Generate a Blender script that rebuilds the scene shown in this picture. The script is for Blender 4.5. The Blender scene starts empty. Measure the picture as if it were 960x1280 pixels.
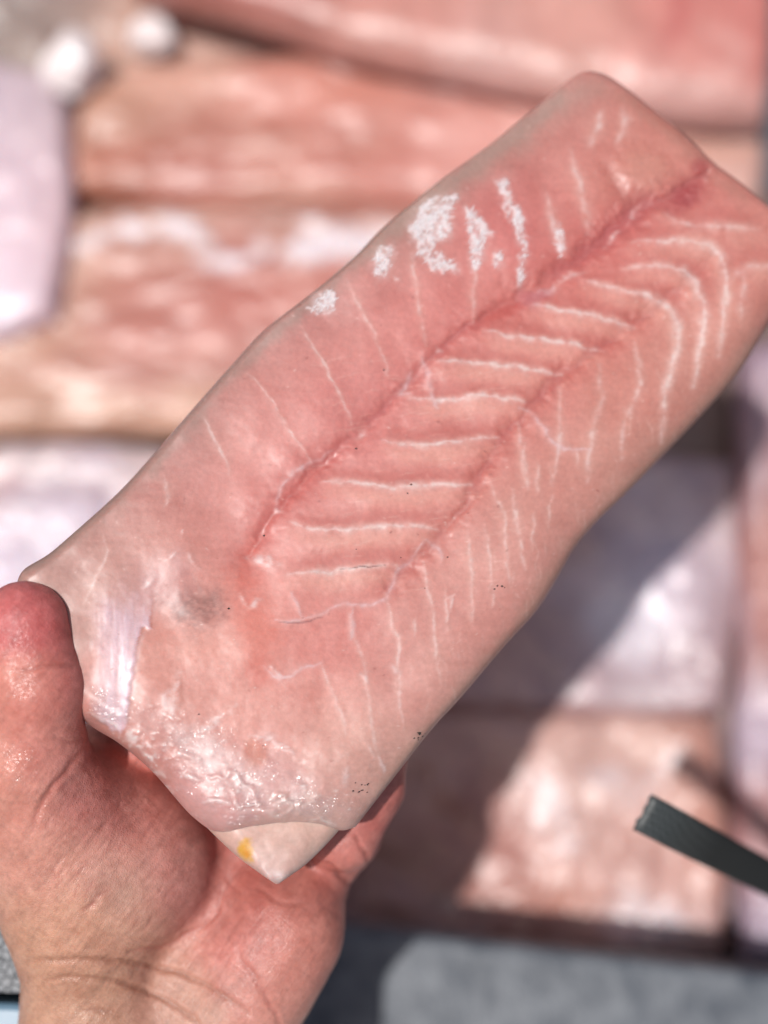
import bpy, math, random
import numpy as np
from mathutils import Vector, Matrix, Euler

# ------------------------------------------------------------------ camera, light, exposure
scn = bpy.context.scene
COL = scn.collection
TILT = math.radians(15)
CAM = np.array([0.0, -0.155, 0.62])
TAN = math.tan(math.radians(20))
RIGHT = np.array([1.0, 0, 0])
UP = np.array([0, math.cos(TILT), math.sin(TILT)])
FWD = np.array([0, math.sin(TILT), -math.cos(TILT)])

cd = bpy.data.cameras.new('camera')
cam = bpy.data.objects.new('camera', cd); COL.objects.link(cam)
cam.location = CAM; cam.rotation_euler = (TILT, 0, 0)
cd.sensor_fit = 'VERTICAL'; cd.sensor_height = 36; cd.sensor_width = 27
cd.lens = 18 / TAN
cd.clip_start = 0.01; cd.clip_end = 200
cd.dof.use_dof = True; cd.dof.focus_distance = 0.331; cd.dof.aperture_fstop = 3.8
scn.camera = cam

SUN_T = 60 * RIGHT - 27 * UP + 240 * FWD
SUN_T = SUN_T / np.linalg.norm(SUN_T)
w = bpy.data.worlds.new('World'); scn.world = w; w.use_nodes = True
wt = w.node_tree; sky = wt.nodes.new('ShaderNodeTexSky'); sky.sky_type = 'NISHITA'
sky.sun_disc = False; sky.dust_density = 4.0; sky.ozone_density = 0.4
sky.sun_elevation = math.asin(-SUN_T[2]); sky.sun_rotation = math.atan2(-SUN_T[0], -SUN_T[1])
bg = wt.nodes['Background']; bg.inputs['Strength'].default_value = 0.078
wt.links.new(sky.outputs[0], bg.inputs['Color'])
sl = bpy.data.lights.new('sun', 'SUN'); sl.energy = 3.6; sl.angle = math.radians(0.6)
sl.color = (1.0, 0.975, 0.955)
so = bpy.data.objects.new('sun', sl); COL.objects.link(so)
so.rotation_euler = Vector(SUN_T).to_track_quat('-Z', 'Y').to_euler()
so.location = (-0.5, -0.6, 2)
scn.view_settings.view_transform = 'Standard'; scn.view_settings.look = 'None'
scn.view_settings.exposure = 0.0; scn.view_settings.gamma = 1
scn.cycles.use_denoising = True
scn.cycles.max_bounces = 8

# ------------------------------------------------------------------ helpers
def ray(px, py):
    px = np.asarray(px, float); py = np.asarray(py, float)
    x = (px - 480) / 640 * TAN; y = (640 - py) / 640 * TAN
    return FWD + x[..., None] * RIGHT + y[..., None] * UP
def at(px, py, d):
    return CAM + ray(px, py) * np.asarray(d, float)[..., None]
def project(P):
    q = P - CAM; d = q @ FWD
    return 480 + (q @ RIGHT) / d / TAN * 640, 640 - (q @ UP) / d / TAN * 640
class Plane:
    def __init__(s, O, n, ex=None):
        s.O = np.asarray(O, float); s.n = np.asarray(n, float) / np.linalg.norm(n)
        ex = RIGHT if ex is None else ex
        ex = ex - s.n * (ex @ s.n); s.ex = ex / np.linalg.norm(ex); s.ey = np.cross(s.n, s.ex)
    def hit(s, px, py):
        r = ray(px, py); t = ((s.O - CAM) @ s.n) / (r @ s.n)
        q = r * t[..., None] + CAM - s.O
        return np.stack([q @ s.ex, q @ s.ey], -1)
    def depth(s, px, py):
        r = ray(px, py); return ((s.O - CAM) @ s.n) / (r @ s.n)
    def world(s, uv, h=0):
        h = np.broadcast_to(np.asarray(h, float), uv.shape[:-1])
        return s.O + uv[..., :1] * s.ex + uv[..., 1:] * s.ey + h[..., None] * s.n

LIT = 1.40
def lin(c):
    c = np.asarray(c, float) / 255
    return np.where(c <= .04045, c / 12.92, ((c + .055) / 1.055) ** 2.4)
def alb(c):
    return lin(c) / LIT

_rs = np.random.RandomState(7)
_TAB = _rs.rand(256, 256)
def vnoise(x, y, seed=0):
    x = x + seed * 37.17; y = y + seed * 91.73
    xi = np.floor(x).astype(int); yi = np.floor(y).astype(int)
    fx = x - xi; fy = y - yi
    fx = fx * fx * (3 - 2 * fx); fy = fy * fy * (3 - 2 * fy)
    a = _TAB[xi & 255, yi & 255]; b = _TAB[(xi + 1) & 255, yi & 255]
    c = _TAB[xi & 255, (yi + 1) & 255]; d = _TAB[(xi + 1) & 255, (yi + 1) & 255]
    return (a + (b - a) * fx) * (1 - fy) + (c + (d - c) * fx) * fy
def fbm(x, y, scale, octs=4, seed=0):
    v = 0; amp = 1; tot = 0
    for o in range(octs):
        v = v + amp * (vnoise(x / scale * 2 ** o, y / scale * 2 ** o, seed + o) * 2 - 1)
        tot += amp; amp *= .55
    return v / tot * 1.6
def sstep(a, b, x):
    t = np.clip((x - a) / (b - a), 0, 1); return t * t * (3 - 2 * t)

def curve(pts, n=None, step=None):
    """Catmull-Rom through the points, resampled evenly by arc length."""
    p = np.asarray(pts, float)
    if len(p) == 2:
        q = p[0] + (p[1] - p[0]) * np.linspace(0, 1, 40)[:, None]
    else:
        e = np.vstack([2 * p[0] - p[1], p, 2 * p[-1] - p[-2]]); out = []
        for i in range(len(p) - 1):
            t = np.linspace(0, 1, 16, endpoint=False)[:, None]
            a, b, c, d = e[i:i + 4]
            out.append(.5 * (2 * b + (c - a) * t + (2 * a - 5 * b + 4 * c - d) * t ** 2 + (3 * b - a - 3 * c + d) * t ** 3))
        q = np.vstack(out + [p[-1:]])
    s = np.r_[0, np.cumsum(np.linalg.norm(np.diff(q, axis=0), axis=1))]
    if n is None: n = max(2, int(s[-1] / step) + 1)
    t = np.linspace(0, s[-1], n)
    return np.stack([np.interp(t, s, q[:, k]) for k in range(q.shape[1])], -1)

class Paint:
    """Colour, gloss and relief of a surface at its own points; x, y are in photo pixels."""
    def __init__(s, x, y, ctrl, sig=70):
        s.x, s.y = x, y
        c = np.array([k[2] for k in ctrl], float); W = 0; A = 0
        xx = x + 14 * fbm(x, y, 60, 3, 11); yy = y + 14 * fbm(x, y, 60, 3, 12)
        for k, cc in zip(ctrl, c):
            sg = k[3] if len(k) > 3 else sig
            d2 = ((xx - k[0]) ** 2 + (yy - k[1]) ** 2) / sg ** 2
            wgt = np.exp(-d2 * 1.1) + 1e-7 / (.05 + d2)
            W = W + wgt; A = A + wgt[:, None] * cc
        s.c = A / W[:, None]; s.h = np.zeros_like(x); s.g = np.zeros_like(x)
    def _mix(s, idx, m, col, gl=0):
        if col is not None: s.c[idx] += m[:, None] * (np.asarray(col, float) - s.c[idx])
        s.g[idx] += m * gl
    def stroke(s, pts, wd, col, a=1, taper=.6, wob=1.6, brk=0, dh=0, hw=None, gl=0, bs=6, seed=0):
        L = curve(pts, step=3.0); hw = hw or wd * 1.6
        pad = 3 * max(wd, hw) + 6
        lo = L.min(0) - pad; hi = L.max(0) + pad
        idx = np.where((s.x > lo[0]) & (s.x < hi[0]) & (s.y > lo[1]) & (s.y < hi[1]))[0]
        if not len(idx): return
        X = s.x[idx]; Y = s.y[idx]
        xx = X + wob * fbm(X, Y, 14, 3, 20 + seed); yy = Y + wob * fbm(X, Y, 14, 3, 30 + seed)
        best = np.full(len(idx), 1e9); tt = np.zeros(len(idx)); n = len(L) - 1
        for i in range(n):
            a0, b0 = L[i], L[i + 1]; ab = b0 - a0; q = max(ab @ ab, 1e-9)
            t = np.clip(((xx - a0[0]) * ab[0] + (yy - a0[1]) * ab[1]) / q, 0, 1)
            d = np.hypot(xx - a0[0] - t * ab[0], yy - a0[1] - t * ab[1])
            m = d < best; best[m] = d[m]; tt[m] = (i + t[m]) / n
        prof = (np.clip(np.sin(np.pi * np.clip(tt, .02, .98)), 0, 1)) ** taper
        m = a * np.exp(-(best / (wd * (.45 + .55 * prof))) ** 2) * (.3 + .7 * prof)
        if brk: m = m * np.clip(.62 + brk * fbm(X, Y, bs, 3, 40 + seed), 0, 1)
        s._mix(idx, m, col, gl)
        if dh: s.h[idx] += dh * np.exp(-(best / hw) ** 2) * (.3 + .7 * prof)
    def blob(s, cx, cy, rx, ry, col, a=1, ang=0, rough=.35, ns=18, soft=.5, dh=0, gl=0, seed=0, speck=0):
        R = max(rx, ry) * 2.2
        idx = np.where((abs(s.x - cx) < R) & (abs(s.y - cy) < R))[0]
        if not len(idx): return
        X = s.x[idx] - cx; Y = s.y[idx] - cy; c, n = math.cos(ang), math.sin(ang)
        d = np.hypot((X * c + Y * n) / rx, (-X * n + Y * c) / ry) + rough * fbm(s.x[idx], s.y[idx], ns, 4, 50 + seed)
        m = a * (1 - sstep(1 - soft, 1 + soft, d))
        if speck: m = m * np.clip(.5 + speck * fbm(s.x[idx], s.y[idx], 4, 2, 60 + seed), 0, 1)
        s._mix(idx, m, col, gl); s.h[idx] += dh * m
    def poly(s, pts, col, a=1, feather=3, ns=10, nr=3, dh=0, gl=0, seed=0, brk=0, bs=8, mask=None):
        p = np.asarray(pts, float); lo = p.min(0) - 15; hi = p.max(0) + 15
        idx = np.where((s.x > lo[0]) & (s.x < hi[0]) & (s.y > lo[1]) & (s.y < hi[1]))[0]
        if not len(idx): return
        X = s.x[idx] + nr * fbm(s.x[idx], s.y[idx], ns, 3, 70 + seed); Y = s.y[idx] + nr * fbm(s.x[idx], s.y[idx], ns, 3, 80 + seed)
        ins = np.zeros(len(idx), bool); best = np.full(len(idx), 1e9)
        for i in range(len(p)):
            a0, b0 = p[i - 1], p[i]
            cr = ((a0[1] > Y) != (b0[1] > Y)) & (X < (b0[0] - a0[0]) * (Y - a0[1]) / (b0[1] - a0[1] + 1e-12) + a0[0])
            ins ^= cr; ab = b0 - a0
            t = np.clip(((X - a0[0]) * ab[0] + (Y - a0[1]) * ab[1]) / (ab @ ab + 1e-9), 0, 1)
            best = np.minimum(best, np.hypot(X - a0[0] - t * ab[0], Y - a0[1] - t * ab[1]))
        sd = np.where(ins, best, -best)
        m = a * sstep(-feather, feather, sd)
        if brk: m = m * np.clip(.65 + brk * fbm(s.x[idx], s.y[idx], bs, 3, 90 + seed), 0, 1)
        if mask is not None: m = m * mask(s.x[idx], s.y[idx])
        s._mix(idx, m, col, gl); s.h[idx] += dh * m
    def mottle(s, scale, amt, seed=0, tint=(1, 1, 1), octs=4, sx=1, sy=1, ang=0):
        c, n = math.cos(ang), math.sin(ang)
        u = (s.x * c + s.y * n) / sx; v = (-s.x * n + s.y * c) / sy
        s.c = s.c + (fbm(u, v, scale, octs, seed) * amt)[:, None] * np.asarray(tint)

def make_obj(name, V, F, mat, parent=None, loc=None, col=None, gl=None, smooth=True):
    V = np.asarray(V, float)
    if loc is None: loc = parent['_loc'] if parent is not None else V.mean(0)
    loc = np.asarray([float(v) for v in loc])
    me = bpy.data.meshes.new(name)
    me.from_pydata((V - loc).tolist(), [], [tuple(int(i) for i in f) for f in F])
    if smooth: me.polygons.foreach_set('use_smooth', np.ones(len(me.polygons), bool))
    if col is not None:
        at_ = me.color_attributes.new('tone', 'FLOAT_COLOR', 'POINT')
        at_.data.foreach_set('color', np.c_[col, np.ones(len(V))].astype(np.float32).ravel())
    if gl is not None:
        a2 = me.attributes.new('gloss', 'FLOAT', 'POINT')
        a2.data.foreach_set('value', np.asarray(gl, np.float32))
    me.materials.append(mat); me.update()
    o = bpy.data.objects.new(name, me); COL.objects.link(o)
    if parent is None: o.location = loc
    else: o.parent = parent
    o['_loc'] = [float(v) for v in loc]
    return o
def tag(o, label=None, cat=None, group=None, kind=None):
    for k, v in (('label', label), ('category', cat), ('group', group), ('kind', kind)):
        if v: o[k] = v
    return o

# ------------------------------------------------------------------ materials
def nt(name):
    m = bpy.data.materials.new(name); m.use_nodes = True
    t = m.node_tree; return m, t, t.nodes['Principled BSDF']
def bump(t, p, layers, strength=.5, coat_bump=True):
    """layers: (kind, scale, distance in metres) added into one bump chain"""
    tc = t.nodes.new('ShaderNodeTexCoord'); prev = None
    for kind, sc, dist in layers:
        if kind.startswith('lines'):
            n = t.nodes.new('ShaderNodeTexNoise'); n.inputs['Detail'].default_value = 3; out = n.outputs[0]
            mp0 = t.nodes.new('ShaderNodeMapping'); mp0.inputs['Rotation'].default_value = (0, 0, math.radians(float(kind[5:]))); mp = t.nodes.new('ShaderNodeMapping'); mp.inputs['Scale'].default_value = (.14, 1, .5)
            t.links.new(tc.outputs['Object'], mp0.inputs[0]); t.links.new(mp0.outputs[0], mp.inputs[0])
        elif kind == 'noise':
            n = t.nodes.new('ShaderNodeTexNoise'); n.inputs['Detail'].default_value = 5; out = n.outputs[0]
        else:
            n = t.nodes.new('ShaderNodeTexVoronoi'); n.feature = 'DISTANCE_TO_EDGE' if kind == 'cell' else 'F1'; out = n.outputs['Distance']
        n.inputs['Scale'].default_value = sc
        t.links.new(mp.outputs[0] if kind.startswith('lines') else tc.outputs['Object'], n.inputs['Vector'])
        b = t.nodes.new('ShaderNodeBump'); b.inputs['Strength'].default_value = strength; b.inputs['Distance'].default_value = dist
        t.links.new(out, b.inputs['Height'])
        if prev: t.links.new(prev, b.inputs['Normal'])
        prev = b.outputs[0]
    t.links.new(prev, p.inputs['Normal'])
    if coat_bump: t.links.new(prev, p.inputs['Coat Normal'])
def toned(name, rough=.5, gl_rough=-.3, sss=0, rad=(.003, .001, .0006), coat=0, coat_r=.2, bl=(), bs=.5, tint=.12, spec=.5, coat_bump=True):
    m, t, p = nt(name)
    a = t.nodes.new('ShaderNodeAttribute'); a.attribute_name = 'tone'
    n = t.nodes.new('ShaderNodeTexNoise'); n.inputs['Scale'].default_value = 900; n.inputs['Detail'].default_value = 4
    tc = t.nodes.new('ShaderNodeTexCoord'); t.links.new(tc.outputs['Object'], n.inputs['Vector'])
    mr = t.nodes.new('ShaderNodeMapRange'); mr.inputs['From Min'].default_value = .3; mr.inputs['From Max'].default_value = .7
    mr.inputs['To Min'].default_value = 1 - tint; mr.inputs['To Max'].default_value = 1 + tint
    t.links.new(n.outputs[0], mr.inputs[0])
    vm = t.nodes.new('ShaderNodeVectorMath'); vm.operation = 'SCALE'
    t.links.new(a.outputs['Color'], vm.inputs[0]); t.links.new(mr.outputs[0], vm.inputs['Scale'])
    t.links.new(vm.outputs[0], p.inputs['Base Color'])
    g = t.nodes.new('ShaderNodeAttribute'); g.attribute_name = 'gloss'
    ma = t.nodes.new('ShaderNodeMath'); ma.operation = 'MULTIPLY_ADD'; ma.use_clamp = True
    t.links.new(g.outputs['Fac'], ma.inputs[0]); ma.inputs[1].default_value = gl_rough; ma.inputs[2].default_value = rough
    t.links.new(ma.outputs[0], p.inputs['Roughness'])
    p.inputs['Specular IOR Level'].default_value = spec
    if sss:
        p.inputs['Subsurface Weight'].default_value = sss
        p.inputs['Subsurface Radius'].default_value = rad; p.inputs['Subsurface Scale'].default_value = 1
    if coat:
        p.inputs['Coat Weight'].default_value = coat; p.inputs['Coat Roughness'].default_value = coat_r
    if bl: bump(t, p, bl, bs, coat_bump)
    return m
def plain(name, c, rough=.5, bl=(), bs=.5, c2=None, sc=40, sss=0, coat=0):
    m, t, p = nt(name)
    if c2 is None: p.inputs['Base Color'].default_value = (*c, 1)
    else:
        n = t.nodes.new('ShaderNodeTexNoise'); n.inputs['Scale'].default_value = sc; n.inputs['Detail'].default_value = 6
        tc = t.nodes.new('ShaderNodeTexCoord'); t.links.new(tc.outputs['Object'], n.inputs['Vector'])
        r = t.nodes.new('ShaderNodeValToRGB'); r.color_ramp.elements[0].position = .35; r.color_ramp.elements[1].position = .65
        r.color_ramp.elements[0].color = (*c, 1); r.color_ramp.elements[1].color = (*c2, 1)
        t.links.new(n.outputs[0], r.inputs[0]); t.links.new(r.outputs[0], p.inputs['Base Color'])
    p.inputs['Roughness'].default_value = rough
    if sss:
        p.inputs['Subsurface Weight'].default_value = sss; p.inputs['Subsurface Radius'].default_value = (.002, .002, .002); p.inputs['Subsurface Scale'].default_value = 1
    if coat: p.inputs['Coat Weight'].default_value = coat; p.inputs['Coat Roughness'].default_value = .1
    if bl: bump(t, p, bl, bs)
    return m
def film_mat(name, base=.05, haze=.05, rough=.13):
    m = bpy.data.materials.new(name); m.use_nodes = True; t = m.node_tree; t.nodes.clear()
    out = t.nodes.new('ShaderNodeOutputMaterial'); tr = t.nodes.new('ShaderNodeBsdfTransparent')
    gl = t.nodes.new('ShaderNodeBsdfGlossy'); gl.inputs['Roughness'].default_value = rough
    df = t.nodes.new('ShaderNodeBsdfDiffuse'); df.inputs['Color'].default_value = (.8, .78, .78, 1)
    tc = t.nodes.new('ShaderNodeTexCoord')
    n0 = t.nodes.new('ShaderNodeTexNoise'); n0.inputs['Scale'].default_value = 120; t.links.new(tc.outputs['Object'], n0.inputs['Vector'])
    mx = t.nodes.new('ShaderNodeVectorMath'); mx.operation = 'MULTIPLY_ADD'; mx.inputs[1].default_value = (.006, .006, .006)
    t.links.new(n0.outputs['Color'], mx.inputs[0]); t.links.new(tc.outputs['Object'], mx.inputs[2])
    n = t.nodes.new('ShaderNodeTexVoronoi'); n.inputs['Scale'].default_value = 300; t.links.new(mx.outputs[0], n.inputs['Vector'])
    b0 = t.nodes.new('ShaderNodeBump'); b0.inputs['Strength'].default_value = .8; b0.inputs['Distance'].default_value = .0009
    t.links.new(n.outputs[0], b0.inputs['Height'])
    n2 = t.nodes.new('ShaderNodeTexVoronoi'); n2.inputs['Scale'].default_value = 1000; t.links.new(mx.outputs[0], n2.inputs['Vector'])
    b = t.nodes.new('ShaderNodeBump'); b.inputs['Strength'].default_value = .8; b.inputs['Distance'].default_value = .0004
    t.links.new(n2.outputs[0], b.inputs['Height']); t.links.new(b0.outputs[0], b.inputs['Normal'])
    t.links.new(b.outputs[0], gl.inputs['Normal'])
    fa = t.nodes.new('ShaderNodeAttribute'); fa.attribute_name = 'gloss'
    hz = t.nodes.new('ShaderNodeMath'); hz.operation = 'MULTIPLY'; hz.inputs[1].default_value = haze; t.links.new(fa.outputs['Fac'], hz.inputs[0])
    m1 = t.nodes.new('ShaderNodeMixShader'); t.links.new(hz.outputs[0], m1.inputs[0])
    t.links.new(tr.outputs[0], m1.inputs[1]); t.links.new(df.outputs[0], m1.inputs[2])
    ad = t.nodes.new('ShaderNodeMath'); ad.operation = 'ADD'; ad.use_clamp = True; ad.inputs[1].default_value = base
    ad.operation = 'MULTIPLY'; ad.inputs[1].default_value = .07 + base; t.links.new(fa.outputs['Fac'], ad.inputs[0])
    m2 = t.nodes.new('ShaderNodeMixShader'); t.links.new(ad.outputs[0], m2.inputs[0])
    t.links.new(m1.outputs[0], m2.inputs[1]); t.links.new(gl.outputs[0], m2.inputs[2])
    t.links.new(m2.outputs[0], out.inputs['Surface'])
    return m

M_FLESH = toned('frozen_flesh', rough=.55, gl_rough=-.3, sss=.5, rad=(.0032, .0012, .0009), coat=.38, coat_r=.33, coat_bump=False,
                bl=[('noise', 260, .00009), ('noise', 1300, .00007)], bs=.5, tint=.07)
M_BACKFISH = toned('stacked_flesh', rough=.42, gl_rough=-.25, sss=.25, rad=(.003, .001, .0006), coat=.5, coat_r=.28,
                   bl=[('noise', 120, .0016), ('noise', 500, .0004)], bs=.6, tint=.05)
M_SKIN = toned('human_skin', rough=.45, gl_rough=-.30, sss=.3, rad=(.0025, .0009, .0005), coat=.12, coat_r=.25,
               bl=[('noise', 160, .0003), ('lines-50', 380, .00045), ('lines-58', 1100, .0002), ('lines38', 1000, .00014), ('cell', 1800, .00026), ('noise', 2500, .00008)], bs=.6, tint=.08)
def wrinkle_shade():  # darkens the wrinkle lines in the base colour, as shade in the folds
    t = M_SKIN.node_tree; p = t.nodes['Principled BSDF']; src = p.inputs['Base Color'].links[0].from_socket; tc = t.nodes.new('ShaderNodeTexCoord')
    for ang, sc, lo_ in ((-50, 380, .88), (-56, 1100, .93), (38, 900, .95)):
        a = t.nodes.new('ShaderNodeMapping'); a.inputs['Rotation'].default_value = (0, 0, math.radians(ang)); t.links.new(tc.outputs['Object'], a.inputs[0])
        b = t.nodes.new('ShaderNodeMapping'); b.inputs['Scale'].default_value = (.14, 1, .5); t.links.new(a.outputs[0], b.inputs[0])
        n = t.nodes.new('ShaderNodeTexNoise'); n.inputs['Scale'].default_value = sc; n.inputs['Detail'].default_value = 3; t.links.new(b.outputs[0], n.inputs['Vector'])
        m = t.nodes.new('ShaderNodeMapRange'); m.inputs['From Min'].default_value = .32; m.inputs['From Max'].default_value = .5; m.inputs['To Min'].default_value = lo_; m.inputs['To Max'].default_value = 1.02
        t.links.new(n.outputs[0], m.inputs[0]); v = t.nodes.new('ShaderNodeVectorMath'); v.operation = 'SCALE'
        t.links.new(src, v.inputs[0]); t.links.new(m.outputs[0], v.inputs['Scale']); src = v.outputs[0]
    t.links.new(src, p.inputs['Base Color'])
wrinkle_shade()
M_FROST = plain('ice_crystal', (.74, .68, .68), .4)
M_FILM = film_mat('clear_film')
# M_YELLOW = plain('yellow_fat', tuple(alb((226, 140, 24))), .35, c2=tuple(alb((232, 164, 50))), sc=300, coat=.4)
M_SPECK = plain('dark_grit', (.02, .018, .015), .6)
M_STRAP = None

# ------------------------------------------------------------------ ground and box
def box_geo(lo, hi):
    (a, b, c), (d, e, f) = lo, hi
    V = [(a, b, c), (d, b, c), (d, e, c), (a, e, c), (a, b, f), (d, b, f), (d, e, f), (a, e, f)]
    F = [(0, 3, 2, 1), (4, 5, 6, 7), (0, 1, 5, 4), (1, 2, 6, 5), (2, 3, 7, 6), (3, 0, 4, 7)]
    return np.array(V, float), F
def bevel(o, wd, seg=3):
    m = o.modifiers.new('bevel', 'BEVEL'); m.width = wd; m.segments = seg; m.limit_method = 'ANGLE'; return o

M_GROUND = plain('concrete', (.24, .235, .22), .85, c2=(.32, .31, .29), sc=6, bl=[('noise', 60, .004)])
g = make_obj('ground', [(-20, -20, -.105), (20, -20, -.105), (20, 20, -.105), (-20, 20, -.105)], [(0, 1, 2, 3)], M_GROUND, smooth=False)
tag(g, kind='structure')

M_TRAY = plain('weathered_grey_plastic', (.050, .060, .076), .5, c2=(.13, .142, .158), sc=75, bl=[('noise', 45, .003), ('noise', 300, .0006)])
RIMZ = .10
pl_rim = Plane((0, 0, RIMZ), (0, 0, 1))
ra = pl_rim.world(pl_rim.hit(np.array([0.]), np.array([1108.])))[0]; rb = pl_rim.world(pl_rim.hit(np.array([960.]), np.array([1214.])))[0]
yaw = math.atan2(rb[1] - ra[1], rb[0] - ra[0])
def rotbox(lo, hi):
    V, F = box_geo(lo, hi); c, s_ = math.cos(yaw), math.sin(yaw)
    x = V[:, 0] * c - V[:, 1] * s_ + ra[0]; y = V[:, 0] * s_ + V[:, 1] * c + ra[1]
    return np.stack([x, y, V[:, 2]], -1), F
tray = bpy.data.objects.new('fish_tray', None); COL.objects.link(tray)
tray.location = (0, .05, -.1); tray['_loc'] = [0., .05, -.1]; tray.empty_display_size = .05
tag(tray, 'weathered blue grey tray with a mottled rim holding the stacked fillets', 'tray')
for nm, lo, hi in (('base', (-.16, -.05, -.1), (.50, .56, -.05)), ('side_wall', (-.16, -.05, -.0497), (.50, 0, RIMZ)),
                   ('side_wall', (-.21, -.05, -.1), (-.1603, .56, RIMZ)), ('side_wall', (.5003, -.05, -.1), (.55, .56, RIMZ)),
                   ('side_wall', (-.21, .5603, -.1), (.55, .61, RIMZ))):
    V, F = rotbox(lo, hi); o = make_obj(nm, V, F, M_TRAY, tray, smooth=False); bevel(o, .004)
V, F = rotbox((.318, -.022, RIMZ + .0002), (.340, -.012, RIMZ + .003))

# ------------------------------------------------------------------ fillet builder
def prof(s, R):
    t = np.clip(s / R, 0, 1); return np.sqrt(np.clip(1 - (1 - t) ** 2, 0, 1))
def sample_axis(L, R0, R1, res):
    a = R0 * (1 - np.cos(np.linspace(0, math.pi / 2, max(5, int(R0 * 1.6 / res)))))
    b = L - R1 * (1 - np.cos(np.linspace(math.pi / 2, 0, max(5, int(R1 * 1.6 / res)))))
    mid = np.linspace(a[-1], b[0], max(2, int((b[0] - a[-1]) / res)) + 1)[1:-1]
    return np.r_[a, mid, b] / L
def fillet(plane, Lc, Rc, Bc, Tc, res, R, T, Tb, painter, extra_h=None):
    """Lc, Rc run from the bottom to the top; Bc, Tc from left to right; all in photo pixels on the plane."""
    cv = [plane.hit(q[:, 0], q[:, 1]) for q in (curve(c, 400) for c in (Lc, Rc, Bc, Tc))]
    cv = [curve(c, 400) for c in cv]; Lc, Rc, Bc, Tc = cv
    ln = .5 * (np.linalg.norm(np.diff(Lc, axis=0), axis=1).sum() + np.linalg.norm(np.diff(Rc, axis=0), axis=1).sum())
    wd = .5 * (np.linalg.norm(np.diff(Bc, axis=0), axis=1).sum() + np.linalg.norm(np.diff(Tc, axis=0), axis=1).sum())
    u = sample_axis(ln, R[2], R[3], res); v = sample_axis(wd, R[0], R[1], res)
    ip = lambda C, t: np.stack([np.interp(t, np.linspace(0, 1, 400), C[:, k]) for k in (0, 1)], -1)
    l, r, b, t = ip(Lc, u), ip(Rc, u), ip(Bc, v), ip(Tc, v)
    U = u[:, None, None]; Vv = v[None, :, None]
    S = (1 - Vv) * l[:, None] + Vv * r[:, None] + (1 - U) * b[None] + U * t[None] \
        - ((1 - U) * (1 - Vv) * Lc[0] + (1 - U) * Vv * Rc[0] + U * (1 - Vv) * Lc[-1] + U * Vv * Rc[-1])
    nu, nv = len(u), len(v)
    uu, vv = np.meshgrid(u, v, indexing='ij')
    h = T * prof(vv * wd, R[0]) * prof((1 - vv) * wd, R[1]) * prof(uu * ln, R[2]) * prof((1 - uu) * ln, R[3])
    if extra_h is not None: h = h * extra_h(uu, vv)
    P = plane.world(S.reshape(-1, 2), h.ravel())
    x, y = project(P)
    pt = painter(x, y)
    edge = np.clip(h.ravel() / (T * .6), 0, 1)
    P = P + (pt.h * edge)[:, None] * plane.n
    idx = np.arange(nu * nv).reshape(nu, nv)
    F = np.stack([idx[:-1, :-1], idx[:-1, 1:], idx[1:, 1:], idx[1:, :-1]], -1).reshape(-1, 4)
    loop = np.r_[idx[0, :-1], idx[:-1, -1], idx[-1, :0:-1], idx[:0:-1, 0]]
    B = S.reshape(-1, 2)[loop]; cen = S.reshape(-1, 2).mean(0)
    Vs = [P]; Cs = [pt.c]; Gs = [pt.g]; n0 = len(P); prev = loop; Fs = F.tolist(); m = len(loop)
    dist = np.linalg.norm(B - cen, axis=1)[:, None]
    for k in range(1, 7):
        th = k / 6 * math.pi / 2; ins = .9 * Tb * (1 - math.cos(th))
        Q = cen + (B - cen) * (1 - ins / dist)
        Vs.append(plane.world(Q, -Tb * math.sin(th))); Cs.append(pt.c[loop]); Gs.append(pt.g[loop])
        cur = n0 + np.arange(m); n0 += m
        Fs += [(prev[i], cur[i], cur[(i + 1) % m], prev[(i + 1) % m]) for i in range(m)]
        prev = cur
    Vs.append(plane.world(cen[None], -Tb)); Cs.append(pt.c.mean(0)[None]); Gs.append(np.zeros(1))
    Fs += [(prev[(i + 1) % m], prev[i], n0) for i in range(m)]
    return np.vstack(Vs), Fs, np.clip(alb(np.clip(np.vstack(Cs), 2, 255)), .004, .85), np.concatenate(Gs), (P, x, y)

# ------------------------------------------------------------------ stacked fillets in the tray
WH = (246, 232, 236)
def streaks(p, n, x0, x1, y0, y1, ang, ln, wd, col, a, seed):
    r = random.Random(seed)
    for i in range(n):
        cx, cy = r.uniform(x0, x1), r.uniform(y0, y1); q = r.uniform(.5, 1.2) * ln; t = ang + r.uniform(-.15, .15)
        dx, dy = math.cos(t) * q / 2, math.sin(t) * q / 2
        p.stroke([(cx - dx, cy - dy), (cx, cy + r.uniform(-4, 4)), (cx + dx, cy + dy)], wd * r.uniform(.6, 1.4), col, a * r.uniform(.5, 1), seed=i % 7, wob=5, brk=.5, bs=25, dh=-.0003)

def p_top(x, y):
    p = Paint(x, y, [(300, 10, (196, 128, 116)), (500, 20, (212, 146, 132)), (700, 40, (222, 160, 146)), (860, 60, (218, 140, 128)), (940, 20, (205, 125, 115)), (600, 95, (222, 168, 158)), (850, 125, (224, 172, 162))])
    p.mottle(40, 12, 3, (1, .8, .8)); p.mottle(14, 6, 4)
    p.stroke([(250, 18), (430, 50), (600, 82), (760, 112), (950, 128)], 13, (240, 200, 192), .6, wob=4, brk=.3, bs=40)  # sunlit front rim painted as a pale line
    p.stroke([(900, 110), (925, 60), (870, 30)], 12, (236, 182, 172), .6)
    p.stroke([(830, 60), (850, 20), (845, -30)], 12, (196, 100, 96), .6)
    streaks(p, 14, 420, 900, -40, 60, 1.4, 60, 5, (236, 186, 172), .4, 5)
    p.h += .0012 * fbm(x, y, 70, 3, 5)
    return p
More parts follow.
